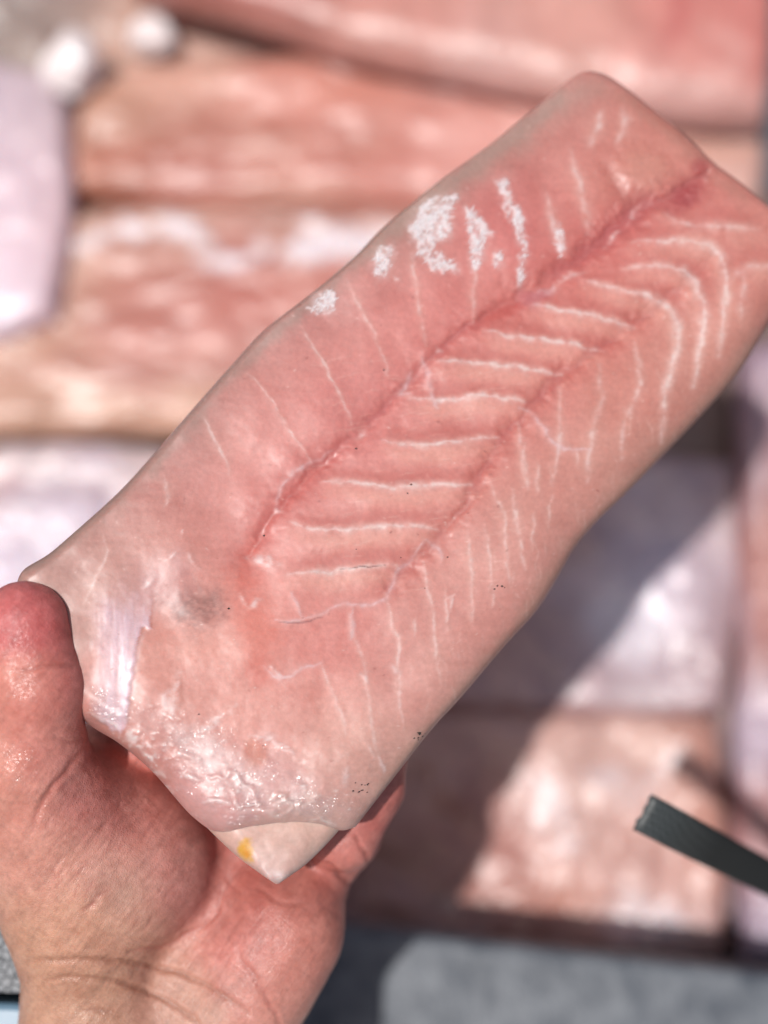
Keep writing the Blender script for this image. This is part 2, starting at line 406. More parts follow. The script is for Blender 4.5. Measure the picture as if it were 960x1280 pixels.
def p_second(x, y):
    p = Paint(x, y, [(130, 150, (222, 176, 152)), (200, 120, (222, 168, 148)), (400, 120, (214, 146, 130)), (600, 150, (218, 152, 140)), (150, 205, (190, 118, 96)), (230, 210, (188, 112, 98)), (400, 200, (206, 130, 116)), (350, 240, (208, 150, 132)), (850, 180, (216, 156, 144)), (900, 225, (224, 178, 164))])
    p.mottle(45, 14, 6, (1, .9, .9), sx=2.5); p.mottle(16, 9, 7, sx=2)
    for q in ([(270, 170), (330, 178), (400, 168)], [(210, 105), (235, 125), (225, 140)], [(290, 145), (320, 150)], [(420, 180), (480, 190)]):
        p.stroke(q, 7, (248, 206, 190), .75, wob=5, brk=.4, bs=20, gl=.3)
    p.stroke([(300, 240), (330, 242), (420, 238), (480, 240)], 7, (238, 196, 178), .7, wob=4, brk=.6, bs=24)
    p.stroke([(100, 200), (160, 190), (220, 205), (280, 225)], 14, (176, 98, 82), .45, wob=8)
    streaks(p, 26, 250, 680, 95, 250, .1, 70, 5, (240, 184, 168), .55, 8)
    streaks(p, 12, 780, 940, 165, 250, .15, 90, 8, (246, 200, 180), .6, 9)
    p.h += .0022 * fbm(x / 2, y, 40, 3, 9); return p
def p_frosted(x, y):
    p = Paint(x, y, [(60, 330, (216, 176, 154)), (30, 440, (210, 158, 136)), (150, 360, (204, 132, 116)), (300, 380, (206, 126, 112)), (420, 350, (202, 122, 108)), (200, 430, (204, 136, 124)), (330, 460, (202, 140, 128)), (120, 500, (214, 166, 144)), (250, 520, (222, 176, 152)), (30, 530, (214, 168, 146)), (200, 270, (196, 146, 128)), (400, 270, (186, 138, 122))])
    p.mottle(45, 12, 13, (1, .9, .9), sx=2); p.mottle(16, 8, 14, sx=2)
    for q, wd in (([(105, 310), (120, 298), (130, 296)], 11), ([(145, 292), (165, 284), (180, 282)], 9), ([(205, 278), (235, 288), (258, 305)], 14),
                  ([(245, 325), (285, 332), (320, 322), (325, 305)], 10), ([(360, 318), (385, 308), (405, 290)], 13), ([(385, 318), (430, 305), (470, 300), (500, 300)], 17), ([(380, 280), (400, 275)], 7)):
        p.stroke(q, wd, WH, .95, wob=7, brk=.35, bs=14, dh=.0006, gl=-.2, taper=.2)
        p.stroke(q, wd * 1.0, (250, 238, 242), 1, wob=9, taper=.2)
    streaks(p, 18, 20, 420, 380, 480, .25, 55, 6, (226, 180, 176), .5, 15)
    streaks(p, 10, 20, 400, 490, 540, -.03, 120, 7, (236, 196, 168), .55, 16)
    p.stroke([(0, 470), (80, 455), (200, 468), (330, 450)], 12, (178, 112, 104), .35, wob=6)
    p.h += .002 * fbm(x / 2, y, 40, 3, 17); return p
def p_lav(x, y):
    p = Paint(x, y, [(0, 120, (224, 200, 212)), (20, 250, (250, 226, 236)), (60, 180, (222, 192, 198)), (70, 280, (230, 190, 192)), (10, 340, (250, 224, 234)), (50, 120, (190, 168, 170))])
    p.mottle(60, 10, 21); p.h += .002 * fbm(x, y, 60, 3, 22); p.g += .3; return p
def p_low(x, y):
    p = Paint(x, y, [(10, 580, (228, 204, 200)), (80, 570, (240, 214, 210)), (180, 570, (236, 208, 200)), (60, 640, (208, 190, 208)), (140, 630, (226, 204, 214)), (30, 700, (240, 224, 234)), (120, 690, (236, 214, 226)), (5, 600, (216, 160, 156), 20)])
    p.mottle(50, 14, 25, sx=1.6); p.mottle(18, 8, 26, sx=1.6)
    streaks(p, 12, 0, 200, 560, 720, -.1, 60, 9, (196, 178, 204), .5, 27); streaks(p, 10, 0, 200, 560, 720, 0, 60, 9, (252, 240, 244), .6, 28)
    p.h += .0025 * fbm(x, y, 50, 3, 29); p.g += .2; return p
def p_wrapped(x, y):
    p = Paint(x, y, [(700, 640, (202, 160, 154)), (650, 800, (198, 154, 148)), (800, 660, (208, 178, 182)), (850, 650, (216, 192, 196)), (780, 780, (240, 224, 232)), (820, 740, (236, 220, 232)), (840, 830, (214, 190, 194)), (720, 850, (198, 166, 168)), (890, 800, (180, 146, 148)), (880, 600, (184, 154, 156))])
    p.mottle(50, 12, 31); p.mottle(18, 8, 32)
    p.blob(790, 780, 46, 50, (246, 236, 242), .7, .6, gl=.4); p.blob(830, 690, 26, 60, (232, 214, 226), .5, .5)  # white sun highlight on the film, painted into the colour
    p.stroke([(700, 872), (780, 868), (880, 868)], 9, (244, 234, 234), .8, brk=.3, bs=22, wob=3)  # sunlit front side painted as a white strip
    p.stroke([(905, 600), (905, 660), (898, 700)], 7, (236, 226, 214), .7, brk=.3, bs=22, wob=3)
    streaks(p, 14, 700, 880, 600, 860, -1.0, 70, 7, (236, 220, 232), .5, 33)
    p.h += .003 * fbm(x, y, 60, 3, 34); p.g += .3; return p
def p_lower(x, y):
    p = Paint(x, y, [(520, 930, (206, 156, 142)), (480, 1040, (196, 140, 126)), (600, 1050, (194, 132, 120)), (560, 1130, (196, 142, 128)), (700, 920, (214, 164, 150)), (720, 1000, (234, 196, 186)), (800, 960, (236, 198, 186)), (740, 1060, (220, 168, 156)), (800, 1060, (220, 168, 156)), (860, 960, (206, 146, 128)), (870, 1080, (204, 146, 130)), (820, 1140, (226, 190, 186)), (700, 1160, (196, 130, 112))])
    p.mottle(45, 12, 36, sx=1.5); p.mottle(18, 9, 37, sx=1.5)
    for q, wd in (([(665, 970), (685, 990), (700, 1015)], 13), ([(740, 975), (770, 970)], 14), ([(800, 990), (840, 950), (855, 930)], 11), ([(770, 1140), (810, 1142), (860, 1160)], 16), ([(770, 1105), (800, 1118)], 9), ([(680, 1040), (670, 1000)], 8)):
        p.stroke(q, wd, WH, .85, wob=6, brk=.4, bs=18, gl=.2, taper=.3)
    for q, wd in (([(668, 975), (690, 1000), (700, 1040)], 17), ([(730, 965), (780, 985), (790, 1010)], 18), ([(760, 1130), (810, 1142), (865, 1165)], 20), ([(690, 1060), (730, 1050)], 12)):
        p.stroke(q, wd, WH, .6, wob=8, brk=.4, bs=22, gl=.2, taper=.3)
    p.blob(560, 975, 24, 10, (206, 160, 150), .5); p.blob(560, 1130, 16, 8, (206, 180, 176), .6)
    streaks(p, 20, 660, 860, 920, 1150, .1, 60, 6, (242, 208, 198), .5, 38); streaks(p, 12, 450, 640, 920, 1150, .05, 60, 6, (206, 156, 142), .4, 39)  # darker tones on the left paint in the hand's shadow
    p.h += .0025 * fbm(x, y, 50, 3, 40); return p
def p_column(x, y):
    p = Paint(x, y, [(925, 500, (176, 150, 166)), (950, 560, (180, 136, 136)), (955, 800, (188, 132, 124)), (930, 900, (206, 186, 200)), (955, 1050, (186, 130, 126)), (935, 1150, (196, 176, 194)), (1000, 700, (196, 136, 126))])
    p.mottle(40, 10, 42); p.stroke([(934, 520), (930, 700), (930, 900), (928, 1100)], 8, (226, 208, 226), .6, brk=.4, bs=40, wob=3)
    p.stroke([(945, 540), (950, 600), (946, 660)], 6, (238, 226, 230), .6, wob=3)
    p.h += .002 * fbm(x, y, 60, 3, 43); return p
def p_grey(x, y):
    p = Paint(x, y, [(0, 30, (172, 158, 152)), (70, 10, (150, 124, 116)), (60, 60, (170, 148, 138)), (150, 60, (220, 176, 158)), (220, 70, (216, 172, 154)), (300, 60, (204, 160, 148)), (400, 75, (190, 150, 140)), (130, 100, (222, 182, 164))])
    p.mottle(40, 12, 46); streaks(p, 12, 130, 430, 30, 90, .1, 50, 6, (238, 204, 192), .5, 47)
    p.h += .002 * fbm(x, y, 50, 3, 48); return p

def stack_fillet(z, L, R_, B, T_, painter, label, R=(.008, .008, .008, .008), T=.014, Tb=.014, name='stacked_fillet'):
    def frosted(x, y):
        p = painter(x, y); mu = p.c.mean(1, keepdims=True); p.c = (mu + (p.c - mu) * 1.0) * 1.02; return p
    V, F, C, G, _ = fillet(Plane((0, 0, z), (0, 0, 1)), L, R_, B, T_, .0013, R, T, Tb, frosted)
    lo = V.mean(0); lo[2] = V[:, 2].min()
    o = make_obj(name, V, F, M_BACKFISH, loc=lo, col=C, gl=G)
    return tag(o, label, 'fish fillet', 'frozen fillets stacked in the tray')

stack_fillet(.040, [(170, -5), (150, -50), (140, -130)], [(953, 158), (962, 60), (966, -110)],
             [(170, -5), (300, 27), (430, 72), (560, 100), (700, 128), (830, 150), (953, 158)], [(140, -130), (550, -140), (966, -110)],
             p_top, 'topmost salmon pink fillet lying along the far edge above the held fillet', R=(.010, .006, .016, .010), T=.016, Tb=.012)
stack_fillet(.010, [(96, 252), (84, 205), (112, 122)], [(948, 264), (955, 210), (950, 150)],
             [(96, 252), (300, 262), (480, 264), (700, 268), (948, 264)], [(112, 122), (170, 92), (300, 80), (560, 70), (800, 100), (950, 150)],
             p_second, 'orange pink fillet with pale streaks, directly below the topmost fillet', R=(.010, .008, .010, .010))
stack_fillet(.006, [(-40, 552), (-30, 440), (30, 370), (92, 278)], [(640, 570), (650, 420), (600, 270)],
             [(-40, 552), (100, 548), (250, 550), (450, 570), (640, 570)], [(92, 278), (200, 262), (350, 262), (600, 270)],
             p_frosted, 'reddish fillet with white frost patches along its upper edge', R=(.012, .008, .010, .009))
stack_fillet(.022, [(-95, 430), (-100, 260), (-95, 80)], [(72, 400), (94, 260), (88, 104)],
             [(-95, 430), (0, 428), (72, 400)], [(-95, 80), (0, 84), (88, 104)],
             p_lav, 'pale lavender white fillet at the left side, under the ice chunks', T=.012)
stack_fillet(.010, [(-70, 830), (-80, 700), (-70, 566)], [(420, 850), (400, 700), (380, 590)],
             [(-70, 830), (150, 860), (420, 850)], [(-70, 566), (60, 556), (200, 562), (380, 590)],
             p_low, 'bright white and lavender fillet just above the thumb tip', R=(.010, .008, .008, .012))
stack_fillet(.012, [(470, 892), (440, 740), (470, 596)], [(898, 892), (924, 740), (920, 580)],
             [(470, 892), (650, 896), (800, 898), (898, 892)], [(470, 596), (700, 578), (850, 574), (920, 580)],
             p_wrapped, 'purple grey film wrapped fillet with a painted bright sun patch beside the held fillet', R=(.008, .010, .007, .010))
stack_fillet(.014, [(360, 1200), (350, 1050), (400, 892)], [(900, 1200), (906, 1060), (892, 894)],
             [(360, 1200), (520, 1196), (700, 1200), (900, 1200)], [(400, 892), (600, 888), (780, 890), (892, 894)],
             p_lower, 'brownish pink fillet by the tray rim, half in the shadow of the hand', R=(.010, .010, .012, .010))
stack_fillet(.020, [(926, 1200), (912, 1000), (920, 760), (922, 440)], [(1120, 1220), (1130, 900), (1110, 430)],
             [(926, 1200), (1000, 1215), (1120, 1220)], [(922, 440), (1000, 425), (1110, 430)],
             p_column, 'long mauve fillet running up the right edge of the stack', R=(.007, .008, .008, .010), T=.014, Tb=.02)
stack_fillet(-.012, [(-60, 290), (-70, 40), (-60, -80)], [(470, 290), (500, 60), (480, -60)],
             [(-60, 290), (120, 300), (470, 290)], [(-60, -80), (200, -90), (480, -60)],
             p_grey, 'dull grey beige fillet lying under the ice chunks in the far corner', R=(.010, .008, .010, .010))
def p_under(x, y):
    p = Paint(x, y, [(900, 480, (132, 106, 98)), (900, 900, (168, 136, 136)), (700, 300, (170, 120, 108))]); p.mottle(40, 12, 50); return p
stack_fillet(-.022, [(560, 1260), (560, 800), (600, 250)], [(1150, 1260), (1160, 800), (1120, 250)], [(560, 1260), (800, 1265), (1150, 1260)], [(600, 250), (800, 245), (1120, 250)],
             p_under, 'dull mauve brown fillet of the lower layer, in the right gap', R=(.010, .010, .010, .010))

# chunks of ice
def lump(px, py, z, rx, ry, rz, seed, label):
    import bmesh
    bm = bmesh.new(); bmesh.ops.create_icosphere(bm, subdivisions=4, radius=1)
    V = np.array([v.co[:] for v in bm.verts]); F = [[v.index for v in f.verts] for f in bm.faces]; bm.free()
    r = np.random.RandomState(seed); d = np.ones(len(V))
    for k in range(9):
        n = r.normal(size=3); n /= np.linalg.norm(n); c = r.uniform(.68, .92); q = V @ n
        d = np.minimum(d, np.where(q > c, c / np.maximum(q, 1e-3), 1))
    V = V * d[:, None]; pl = Plane((0, 0, z), (0, 0, 1)); c = pl.world(pl.hit(np.array([float(px)]), np.array([float(py)])))[0]
    V = V * np.array([rx, ry, rz]) + c
    o = make_obj('ice_chunk', V, F, M_ICE, loc=(c[0], c[1], V[:, 2].min()))
    tag(o, label, 'ice', 'lumps of ice on the stack')
M_ICE = plain('cloudy_ice', (.78, .68, .66), .3, c2=(.86, .80, .80), sc=60, sss=.4, coat=.4, bl=[('noise', 200, .001)])
lump(86, 82, .034, .0155, .0185, .014, 3, 'larger white ice lump near the far left corner')
lump(192, 47, .014, .0125, .0115, .011, 5, 'smaller white ice lump beside the topmost fillet end')
lump(412, 78, .014, .006, .004, .005, 8, 'tiny grey ice lump tucked under the front of the topmost fillet')

# ------------------------------------------------------------------ held fillet
A0 = at(300, 900, .336); B0 = at(800, 180, .373); C0 = at(150, 650, .339); D0 = at(560, 890, .3385)
nrm = np.cross(B0 - A0, D0 - C0); nrm /= np.linalg.norm(nrm)
if nrm @ FWD > 0: nrm = -nrm
HP = Plane(A0, nrm)
EDGE_L = [(20, 735), (32, 714), (65, 693), (110, 654), (152, 615), (200, 562), (246, 509), (284, 466), (326, 420), (380, 379), (435, 333), (478, 290), (540, 240), (600, 196), (650, 156), (692, 124), (722, 108)]
EDGE_R = [(444, 1034), (500, 962), (540, 911), (580, 867), (630, 808), (670, 764), (696, 723), (716, 688), (742, 656), (780, 619), (825, 573), (870, 526), (920, 470), (957, 411), (986, 360), (992, 318)]
EDGE_B = [(20, 735), (40, 800), (72, 868), (112, 906), (150, 930), (192, 966), (240, 1020), (276, 1042), (312, 1037), (345, 1032), (385, 1031), (425, 1038), (444, 1034)]
EDGE_T = [(722, 108), (742, 103), (770, 114), (830, 160), (880, 205), (930, 246), (976, 286), (992, 318)]
SEPT = (242, 214, 208)
def p_hero(x, y):
    p = Paint(x, y, [
        (720, 120, (192, 140, 126)), (690, 160, (202, 134, 120)), (760, 150, (208, 138, 122)), (640, 200, (196, 136, 122)), (720, 220, (212, 136, 122)), (780, 200, (210, 142, 124)), (820, 200, (206, 138, 120)),
        (640, 260, (213, 130, 120)), (560, 350, (216, 138, 126)), (480, 400, (218, 143, 130)), (420, 450, (218, 145, 131)), (350, 520, (219, 148, 134)), (280, 600, (218, 150, 136)), (200, 660, (208, 148, 132)), (450, 500, (219, 143, 132)), (380, 600, (221, 149, 136)), (320, 640, (222, 152, 138)),
        (90, 690, (196, 152, 136)), (140, 690, (200, 148, 132)), (230, 560, (198, 146, 132)), (300, 470, (198, 142, 128)), (400, 385, (194, 138, 126)), (500, 285, (190, 140, 126)),
        (260, 720, (218, 152, 136)), (240, 830, (216, 150, 130)), (300, 860, (224, 160, 142)), (200, 900, (210, 150, 134)), (360, 800, (221, 148, 132)), (420, 800, (219, 144, 130)), (400, 900, (223, 164, 146)), (300, 980, (225, 168, 156)), (430, 980, (220, 174, 156)), (350, 1010, (222, 176, 164)),
        (620, 440, (215, 138, 124)), (560, 530, (217, 144, 130)), (480, 620, (219, 148, 134)), (440, 690, (218, 147, 132)), (700, 400, (208, 126, 112)), (760, 330, (208, 124, 110)), (840, 320, (211, 129, 118)),
        (700, 600, (212, 150, 132)), (660, 540, (211, 141, 126)), (780, 500, (213, 146, 128)), (860, 420, (213, 148, 130)), (920, 340, (210, 143, 126)), (600, 700, (214, 152, 136)), (550, 760, (214, 152, 136)), (500, 850, (218, 158, 142)), (640, 760, (210, 154, 138)), (720, 640, (206, 150, 134)), (560, 860, (212, 160, 144)), (490, 940, (216, 170, 152)), (900, 470, (200, 146, 128)), (800, 580, (198, 146, 128))], sig=60)
    mu = p.c.mean(1, keepdims=True); p.c = (mu + (p.c - mu) * 1.13) * np.array([.985, .983, 1.025])
    p.mottle(70, 5, 100, (.8, 1.2, 1.1)); p.mottle(28, 3, 101, (.8, 1.2, 1.2)); p.mottle(12, 2, 102, (1, 1.1, 1.1)); p.mottle(4, 3, 103)
    p.mottle(7, 3, 104, (1, 1.1, 1.1), octs=3, sx=6, sy=1, ang=.05)
    for q in ([(560, 470), (600, 462), (660, 448)], [(450, 640), (520, 632), (570, 618)], [(420, 690), (480, 684), (530, 676)], [(620, 395), (690, 402), (740, 405)], [(500, 580), (560, 575), (600, 568)]): p.stroke(q, 10, (226, 140, 124), .35, wob=4, brk=.5, bs=16)
    # translucent edge on the left
    p.stroke([(40, 712), (110, 656), (205, 563), (290, 462), (400, 364), (480, 290), (600, 198), (700, 122)], 12, (170, 138, 126), .7, taper=.1, wob=5)
    p.stroke([(480, 992), (560, 892), (640, 800), (700, 715), (780, 622), (870, 528), (945, 440)], 16, (190, 148, 130), .5, taper=.1, wob=5)
    p.stroke([(455, 316), (500, 276), (545, 243), (600, 202), (660, 158), (712, 122), (745, 112)], 22, (182, 150, 136), .6, taper=.3, wob=6)
    p.stroke([(770, 116), (830, 162), (880, 208), (930, 250)], 9, (176, 122, 106), .5, taper=.2, wob=4)
    # red along the two seams
    g1 = [(312, 690), (330, 660), (345, 640), (390, 590), (430, 555), (456, 540), (500, 490), (548, 440), (592, 405), (640, 374), (690, 345), (735, 312), (780, 270), (830, 246), (885, 215)]
    g2 = [(485, 735), (520, 700), (540, 680), (578, 636), (604, 588), (628, 550), (654, 520), (692, 478), (742, 438), (792, 404), (830, 375), (866, 345), (890, 320)]
    p.stroke(g1, 32, (212, 120, 112), .38, taper=.1, wob=5, dh=-.0007, hw=22)
    p.stroke(g1, 5, (186, 88, 86), .5, taper=.1, wob=4, dh=-.0006, hw=7, brk=.8, bs=26)
    p.stroke(g1[:5], 13, (206, 98, 88), .5, taper=.3, wob=4)
    p.stroke(g2, 24, (206, 112, 100), .5, taper=.2, wob=5, dh=-.0006, hw=18)
    p.stroke(g2, 5.5, (184, 88, 84), .6, taper=.2, wob=4, dh=-.0005, hw=7, brk=.7, bs=26)
    p.stroke([(590, 405), (620, 395), (660, 372)], 13, (196, 84, 76), .5, wob=4, seed=2)
    p.stroke([(690, 345), (745, 305), (800, 262), (850, 245), (885, 212)], 17, (180, 84, 86), .45, wob=6, dh=-.0008, hw=16)
    p.blob(860, 246, 22, 15, (164, 60, 64), .55, -.5, soft=.9); p.blob(876, 208, 11, 9, (176, 78, 76), .6)
    p.blob(790, 385, 24, 13, (182, 84, 74), .5, -.6); p.blob(690, 478, 14, 8, (184, 82, 76), .5, -.7)
    p.blob(308, 722, 17, 34, (222, 100, 82), .42, .2, soft=.95, rough=.6); p.blob(322, 785, 20, 32, (222, 104, 82), .38, -.2, seed=3, soft=.95, rough=.6); p.blob(325, 835, 16, 22, (210, 96, 78), .45)
    p.blob(318, 942, 15, 17, (214, 120, 92), .55); p.blob(385, 865, 20, 12, (196, 112, 98), .35)
    p.blob(196, 728, 36, 26, (222, 186, 190), .45, -.6, soft=.9, gl=.3); p.blob(240, 757, 32, 24, (158, 92, 80), .6, .2, soft=.9); p.blob(240, 757, 32, 24, (140, 78, 68), .8, .2, soft=.8, speck=.7); p.blob(222, 735, 30, 18, (196, 124, 116), .5)  # first blob paints the lilac sheen above the membrane
    p.stroke([(755, 205), (772, 234), (800, 260)], 8, (186, 104, 92), .5, dh=-.0006, hw=12)
    p.blob(800, 215, 34, 26, (216, 158, 138), .35, .5, dh=.0012)
    # muscle blocks bulge between the septa; their shading painted as pale and darker bands
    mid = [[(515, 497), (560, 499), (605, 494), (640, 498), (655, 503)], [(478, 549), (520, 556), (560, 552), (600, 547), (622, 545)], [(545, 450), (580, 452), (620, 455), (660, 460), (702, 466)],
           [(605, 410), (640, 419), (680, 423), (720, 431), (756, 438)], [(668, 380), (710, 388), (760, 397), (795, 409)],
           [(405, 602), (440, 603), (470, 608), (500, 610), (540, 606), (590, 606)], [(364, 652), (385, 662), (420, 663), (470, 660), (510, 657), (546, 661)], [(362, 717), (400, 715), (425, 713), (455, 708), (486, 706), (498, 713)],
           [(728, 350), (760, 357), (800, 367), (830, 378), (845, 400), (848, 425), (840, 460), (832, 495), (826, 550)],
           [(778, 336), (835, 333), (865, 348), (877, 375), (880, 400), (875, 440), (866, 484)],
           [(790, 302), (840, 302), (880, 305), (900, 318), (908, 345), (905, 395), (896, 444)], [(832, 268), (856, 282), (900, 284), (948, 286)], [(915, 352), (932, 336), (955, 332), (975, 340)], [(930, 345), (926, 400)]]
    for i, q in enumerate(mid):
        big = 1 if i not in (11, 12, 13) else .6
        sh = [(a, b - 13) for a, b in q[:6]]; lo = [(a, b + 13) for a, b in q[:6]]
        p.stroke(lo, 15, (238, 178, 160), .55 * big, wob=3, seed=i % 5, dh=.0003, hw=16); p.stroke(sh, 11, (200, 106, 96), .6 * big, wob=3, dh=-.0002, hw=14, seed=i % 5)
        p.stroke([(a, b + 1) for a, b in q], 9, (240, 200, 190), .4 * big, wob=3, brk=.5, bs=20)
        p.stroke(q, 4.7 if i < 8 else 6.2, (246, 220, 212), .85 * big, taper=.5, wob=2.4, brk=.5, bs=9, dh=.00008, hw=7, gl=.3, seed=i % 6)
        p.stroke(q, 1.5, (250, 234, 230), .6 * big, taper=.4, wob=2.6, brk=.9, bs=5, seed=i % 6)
    # thin septa on the flanks
    thin = [([(795, 428), (801, 460), (801, 480), (790, 505), (780, 535), (777, 575)], 3.4), ([(748, 453), (752, 485), (752, 502), (743, 530), (738, 565), (735, 603)], 3.6), ([(699, 484), (701, 520), (699, 560), (694, 582), (690, 606)], 2.8),
            ([(648, 526), (652, 560), (658, 590), (660, 612)], 2.6), ([(613, 606), (620, 625), (630, 645), (633, 695), (636, 735)], 2.3), ([(640, 612), (645, 645), (652, 690), (656, 712)], 2.2), ([(605, 655), (610, 680), (613, 710), (612, 738)], 1.9),
            ([(585, 660), (588, 690), (590, 735), (590, 782)], 2.6), ([(530, 692), (532, 715), (536, 745), (542, 775), (545, 820), (551, 858)], 2.2), ([(672, 578), (671, 616)], 1.8), ([(557, 735), (558, 790)], 1.8), ([(520, 772), (518, 796)], 1.6), ([(616, 742), (614, 762)], 1.6),
            ([(485, 745), (490, 780), (498, 800), (499, 835), (501, 880), (505, 912)], 2.6), ([(437, 765), (441, 790), (456, 830), (461, 880), (466, 920), (476, 948)], 3), ([(403, 830), (412, 858), (426, 890), (432, 918)], 2.4),
            ([(375, 405), (396, 440), (416, 475), (431, 505), (440, 532)], 2.0), ([(310, 466), (330, 485), (350, 520), (375, 555), (392, 582)], 1.9), ([(256, 520), (265, 545), (280, 570), (288, 592)], 2.6), ([(204, 594), (210, 618), (205, 634)], 3.0),
            ([(128, 670), (134, 692), (120, 722), (108, 756)], 2.2), ([(434, 350), (456, 395), (476, 435), (487, 472)], 1.8), ([(514, 318), (519, 350), (526, 390), (533, 432)], 2.3), ([(594, 330), (592, 360), (592, 400)], 3.2),
            ([(712, 188), (724, 222), (730, 250), (738, 290)], 4.5), ([(752, 140), (744, 165), (738, 182)], 5), ([(778, 138), (781, 158), (771, 178)], 5), ([(684, 240), (693, 280), (706, 312)], 4.5), ([(655, 555), (652, 575), (660, 605)], 1.3), ([(720, 560), (722, 585)], 1.4), ([(667, 640), (664, 690)], 1.5), ([(690, 620), (684, 660)], 1.4)]
    for i, (q, wd) in enumerate(thin):
        wd = wd * (1.0 if q[0][0] < 640 else 1.3)
        p.stroke(q, wd * 2.4, (232, 184, 170), .4, wob=2, brk=.3, bs=16, seed=i % 7)
        p.stroke(q, wd * .85, SEPT, .75, taper=.5, wob=2.2, brk=.55, bs=8, dh=.00004, hw=4, gl=.2, seed=i % 7)
    for i, q in enumerate(([(648, 510), (668, 519), (685, 545), (702, 560), (738, 562)], [(533, 674), (520, 692), (497, 714), (486, 738), (476, 753), (460, 757), (428, 757), (402, 768), (375, 776), (345, 776)], [(535, 675), (548, 686), (552, 700)],
                           [(365, 742), (372, 758), (377, 770)], [(328, 832), (350, 848), (376, 836), (404, 828)], [(442, 760), (440, 800)], [(545, 510), (528, 440)], [(500, 490), (515, 465)], [(500, 490), (515, 490)], [(345, 640), (357, 600), (420, 560)])):
        p.stroke(q, 2.2, (232, 204, 206), .85, taper=.3, wob=2.5, brk=.4, bs=7, dh=.00008, hw=4, seed=i); p.stroke(q, 6, (224, 176, 172), .3, wob=2.5, seed=i)
    p.stroke([(425, 713), (455, 708), (480, 706)], 1, (120, 70, 66), .7); p.stroke([(345, 778), (380, 778), (405, 770)], 1, (130, 76, 74), .6)
    # pale shreds
    for q, wd in (([(307, 694), (330, 700), (352, 706)], 5), ([(325, 700), (345, 712)], 4), ([(310, 762), (326, 748)], 4), ([(300, 742), (308, 756)], 2.5), ([(335, 830), (352, 845)], 4), ([(315, 922), (335, 924), (348, 932)], 5), ([(345, 926), (362, 936), (372, 950)], 1.5), ([(348, 932), (366, 942)], 1.5),
                  ([(225, 842), (217, 870), (214, 900)], 6), ([(208, 860), (206, 890)], 5), ([(248, 914), (272, 902), (296, 880)], 5), ([(210, 700), (218, 690)], 3), ([(238, 690), (250, 712)], 3), ([(475, 945), (482, 965)], 2.5), ([(432, 960), (430, 985)], 5), ([(460, 930), (470, 948)], 2), ([(450, 840), (462, 852)], 2.5), ([(488, 828), (496, 842)], 2.5), ([(560, 748), (570, 745)], 2.4), ([(568, 745), (565, 762)], 2),
                  ([(490, 255 + 90), (500, 350)], 2), ([(730, 338), (700, 350), (690, 362), (668, 365)], 5), ([(798, 258), (786, 277)], 3.5), ([(776, 285), (755, 308)], 3), ([(452, 538), (458, 544)], 4), ([(545, 440), (552, 436)], 4), ([(880, 224), (886, 224)], 4), ([(345, 634), (352, 640)], 4), ([(190, 725), (178, 735)], 3), ([(228, 668), (232, 662)], 2)):
        p.stroke(q, wd, (238, 212, 208), .8, taper=.4, wob=3, brk=.6, bs=6, dh=.0001, hw=wd, gl=.25)
    p.stroke([(690, 362), (665, 372), (652, 366)], 10, (196, 120, 130), .5, wob=4)
    p.stroke([(228, 845), (226, 875), (220, 905)], 3, (186, 110, 92), .5); p.stroke([(178, 790), (170, 840), (160, 905)], 5, (208, 134, 112), .4)
    mk = lambda X, Y: np.clip(sstep(104, 142, X + .02 * (Y - 850) + 5 * fbm(X, Y, 20, 3, 131)) * sstep(722, 775, Y - .25 * (X - 150) + 8 * fbm(X, Y, 16, 3, 132)) * (.86 + .22 * fbm(X * 2.2, Y / 5, 7, 3, 133)), 0, 1)
    p.poly([(88, 700), (210, 690), (196, 722), (187, 744), (189, 786), (178, 783), (171, 808), (165, 850), (158, 902), (151, 918), (128, 905), (96, 860), (80, 780)], (234, 202, 212), .95, 1.6, 9, 2.5, dh=.0003, gl=.45, mask=mk)
    p.stroke([(178, 790), (171, 815), (166, 850), (158, 905)], 5, (244, 222, 230), .5, gl=.2, wob=3)
    # frost under the crystals
    for pts in FROST: p.poly(pts, (232, 200, 196), .55, 9, 14, 5); p.poly(pts, (244, 230, 230), .9, 3, 8, 6, dh=.0002, gl=-.3, brk=.95, bs=6)
    # fine flecks
    r = random.Random(4)
    for i in range(420):
        cx, cy = r.uniform(80, 900), r.uniform(150, 1030); q = r.uniform(0, 6.28); l = r.uniform(1, 5)
        p.stroke([(cx, cy), (cx + l * math.cos(q), cy + l * math.sin(q))], r.uniform(.7, 1.2), (240, 206, 196) if r.random() < .8 else (150, 80, 70), r.uniform(.3, .8), wob=1)
    for i in range(150):
        cx, cy = r.uniform(380, 640), r.uniform(440, 740); l = r.uniform(12, 34)
        p.stroke([(cx, cy), (cx + l, cy - l * r.uniform(.05, .28))], .9, (236, 188, 174), r.uniform(.15, .4), wob=2)
    for i in range(70):
        t0 = r.random(); cx, cy = 440 + 400 * t0 + r.uniform(-20, 90), 900 - 420 * t0 + r.uniform(-60, 20); l = r.uniform(14, 50)
        p.stroke([(cx, cy), (cx + r.uniform(0, 5), cy + l * .5), (cx + r.uniform(-3, 7), cy + l)], r.uniform(.8, 1.3), (238, 200, 188), r.uniform(.2, .55), wob=2.5, brk=.6, bs=8, seed=i % 7)
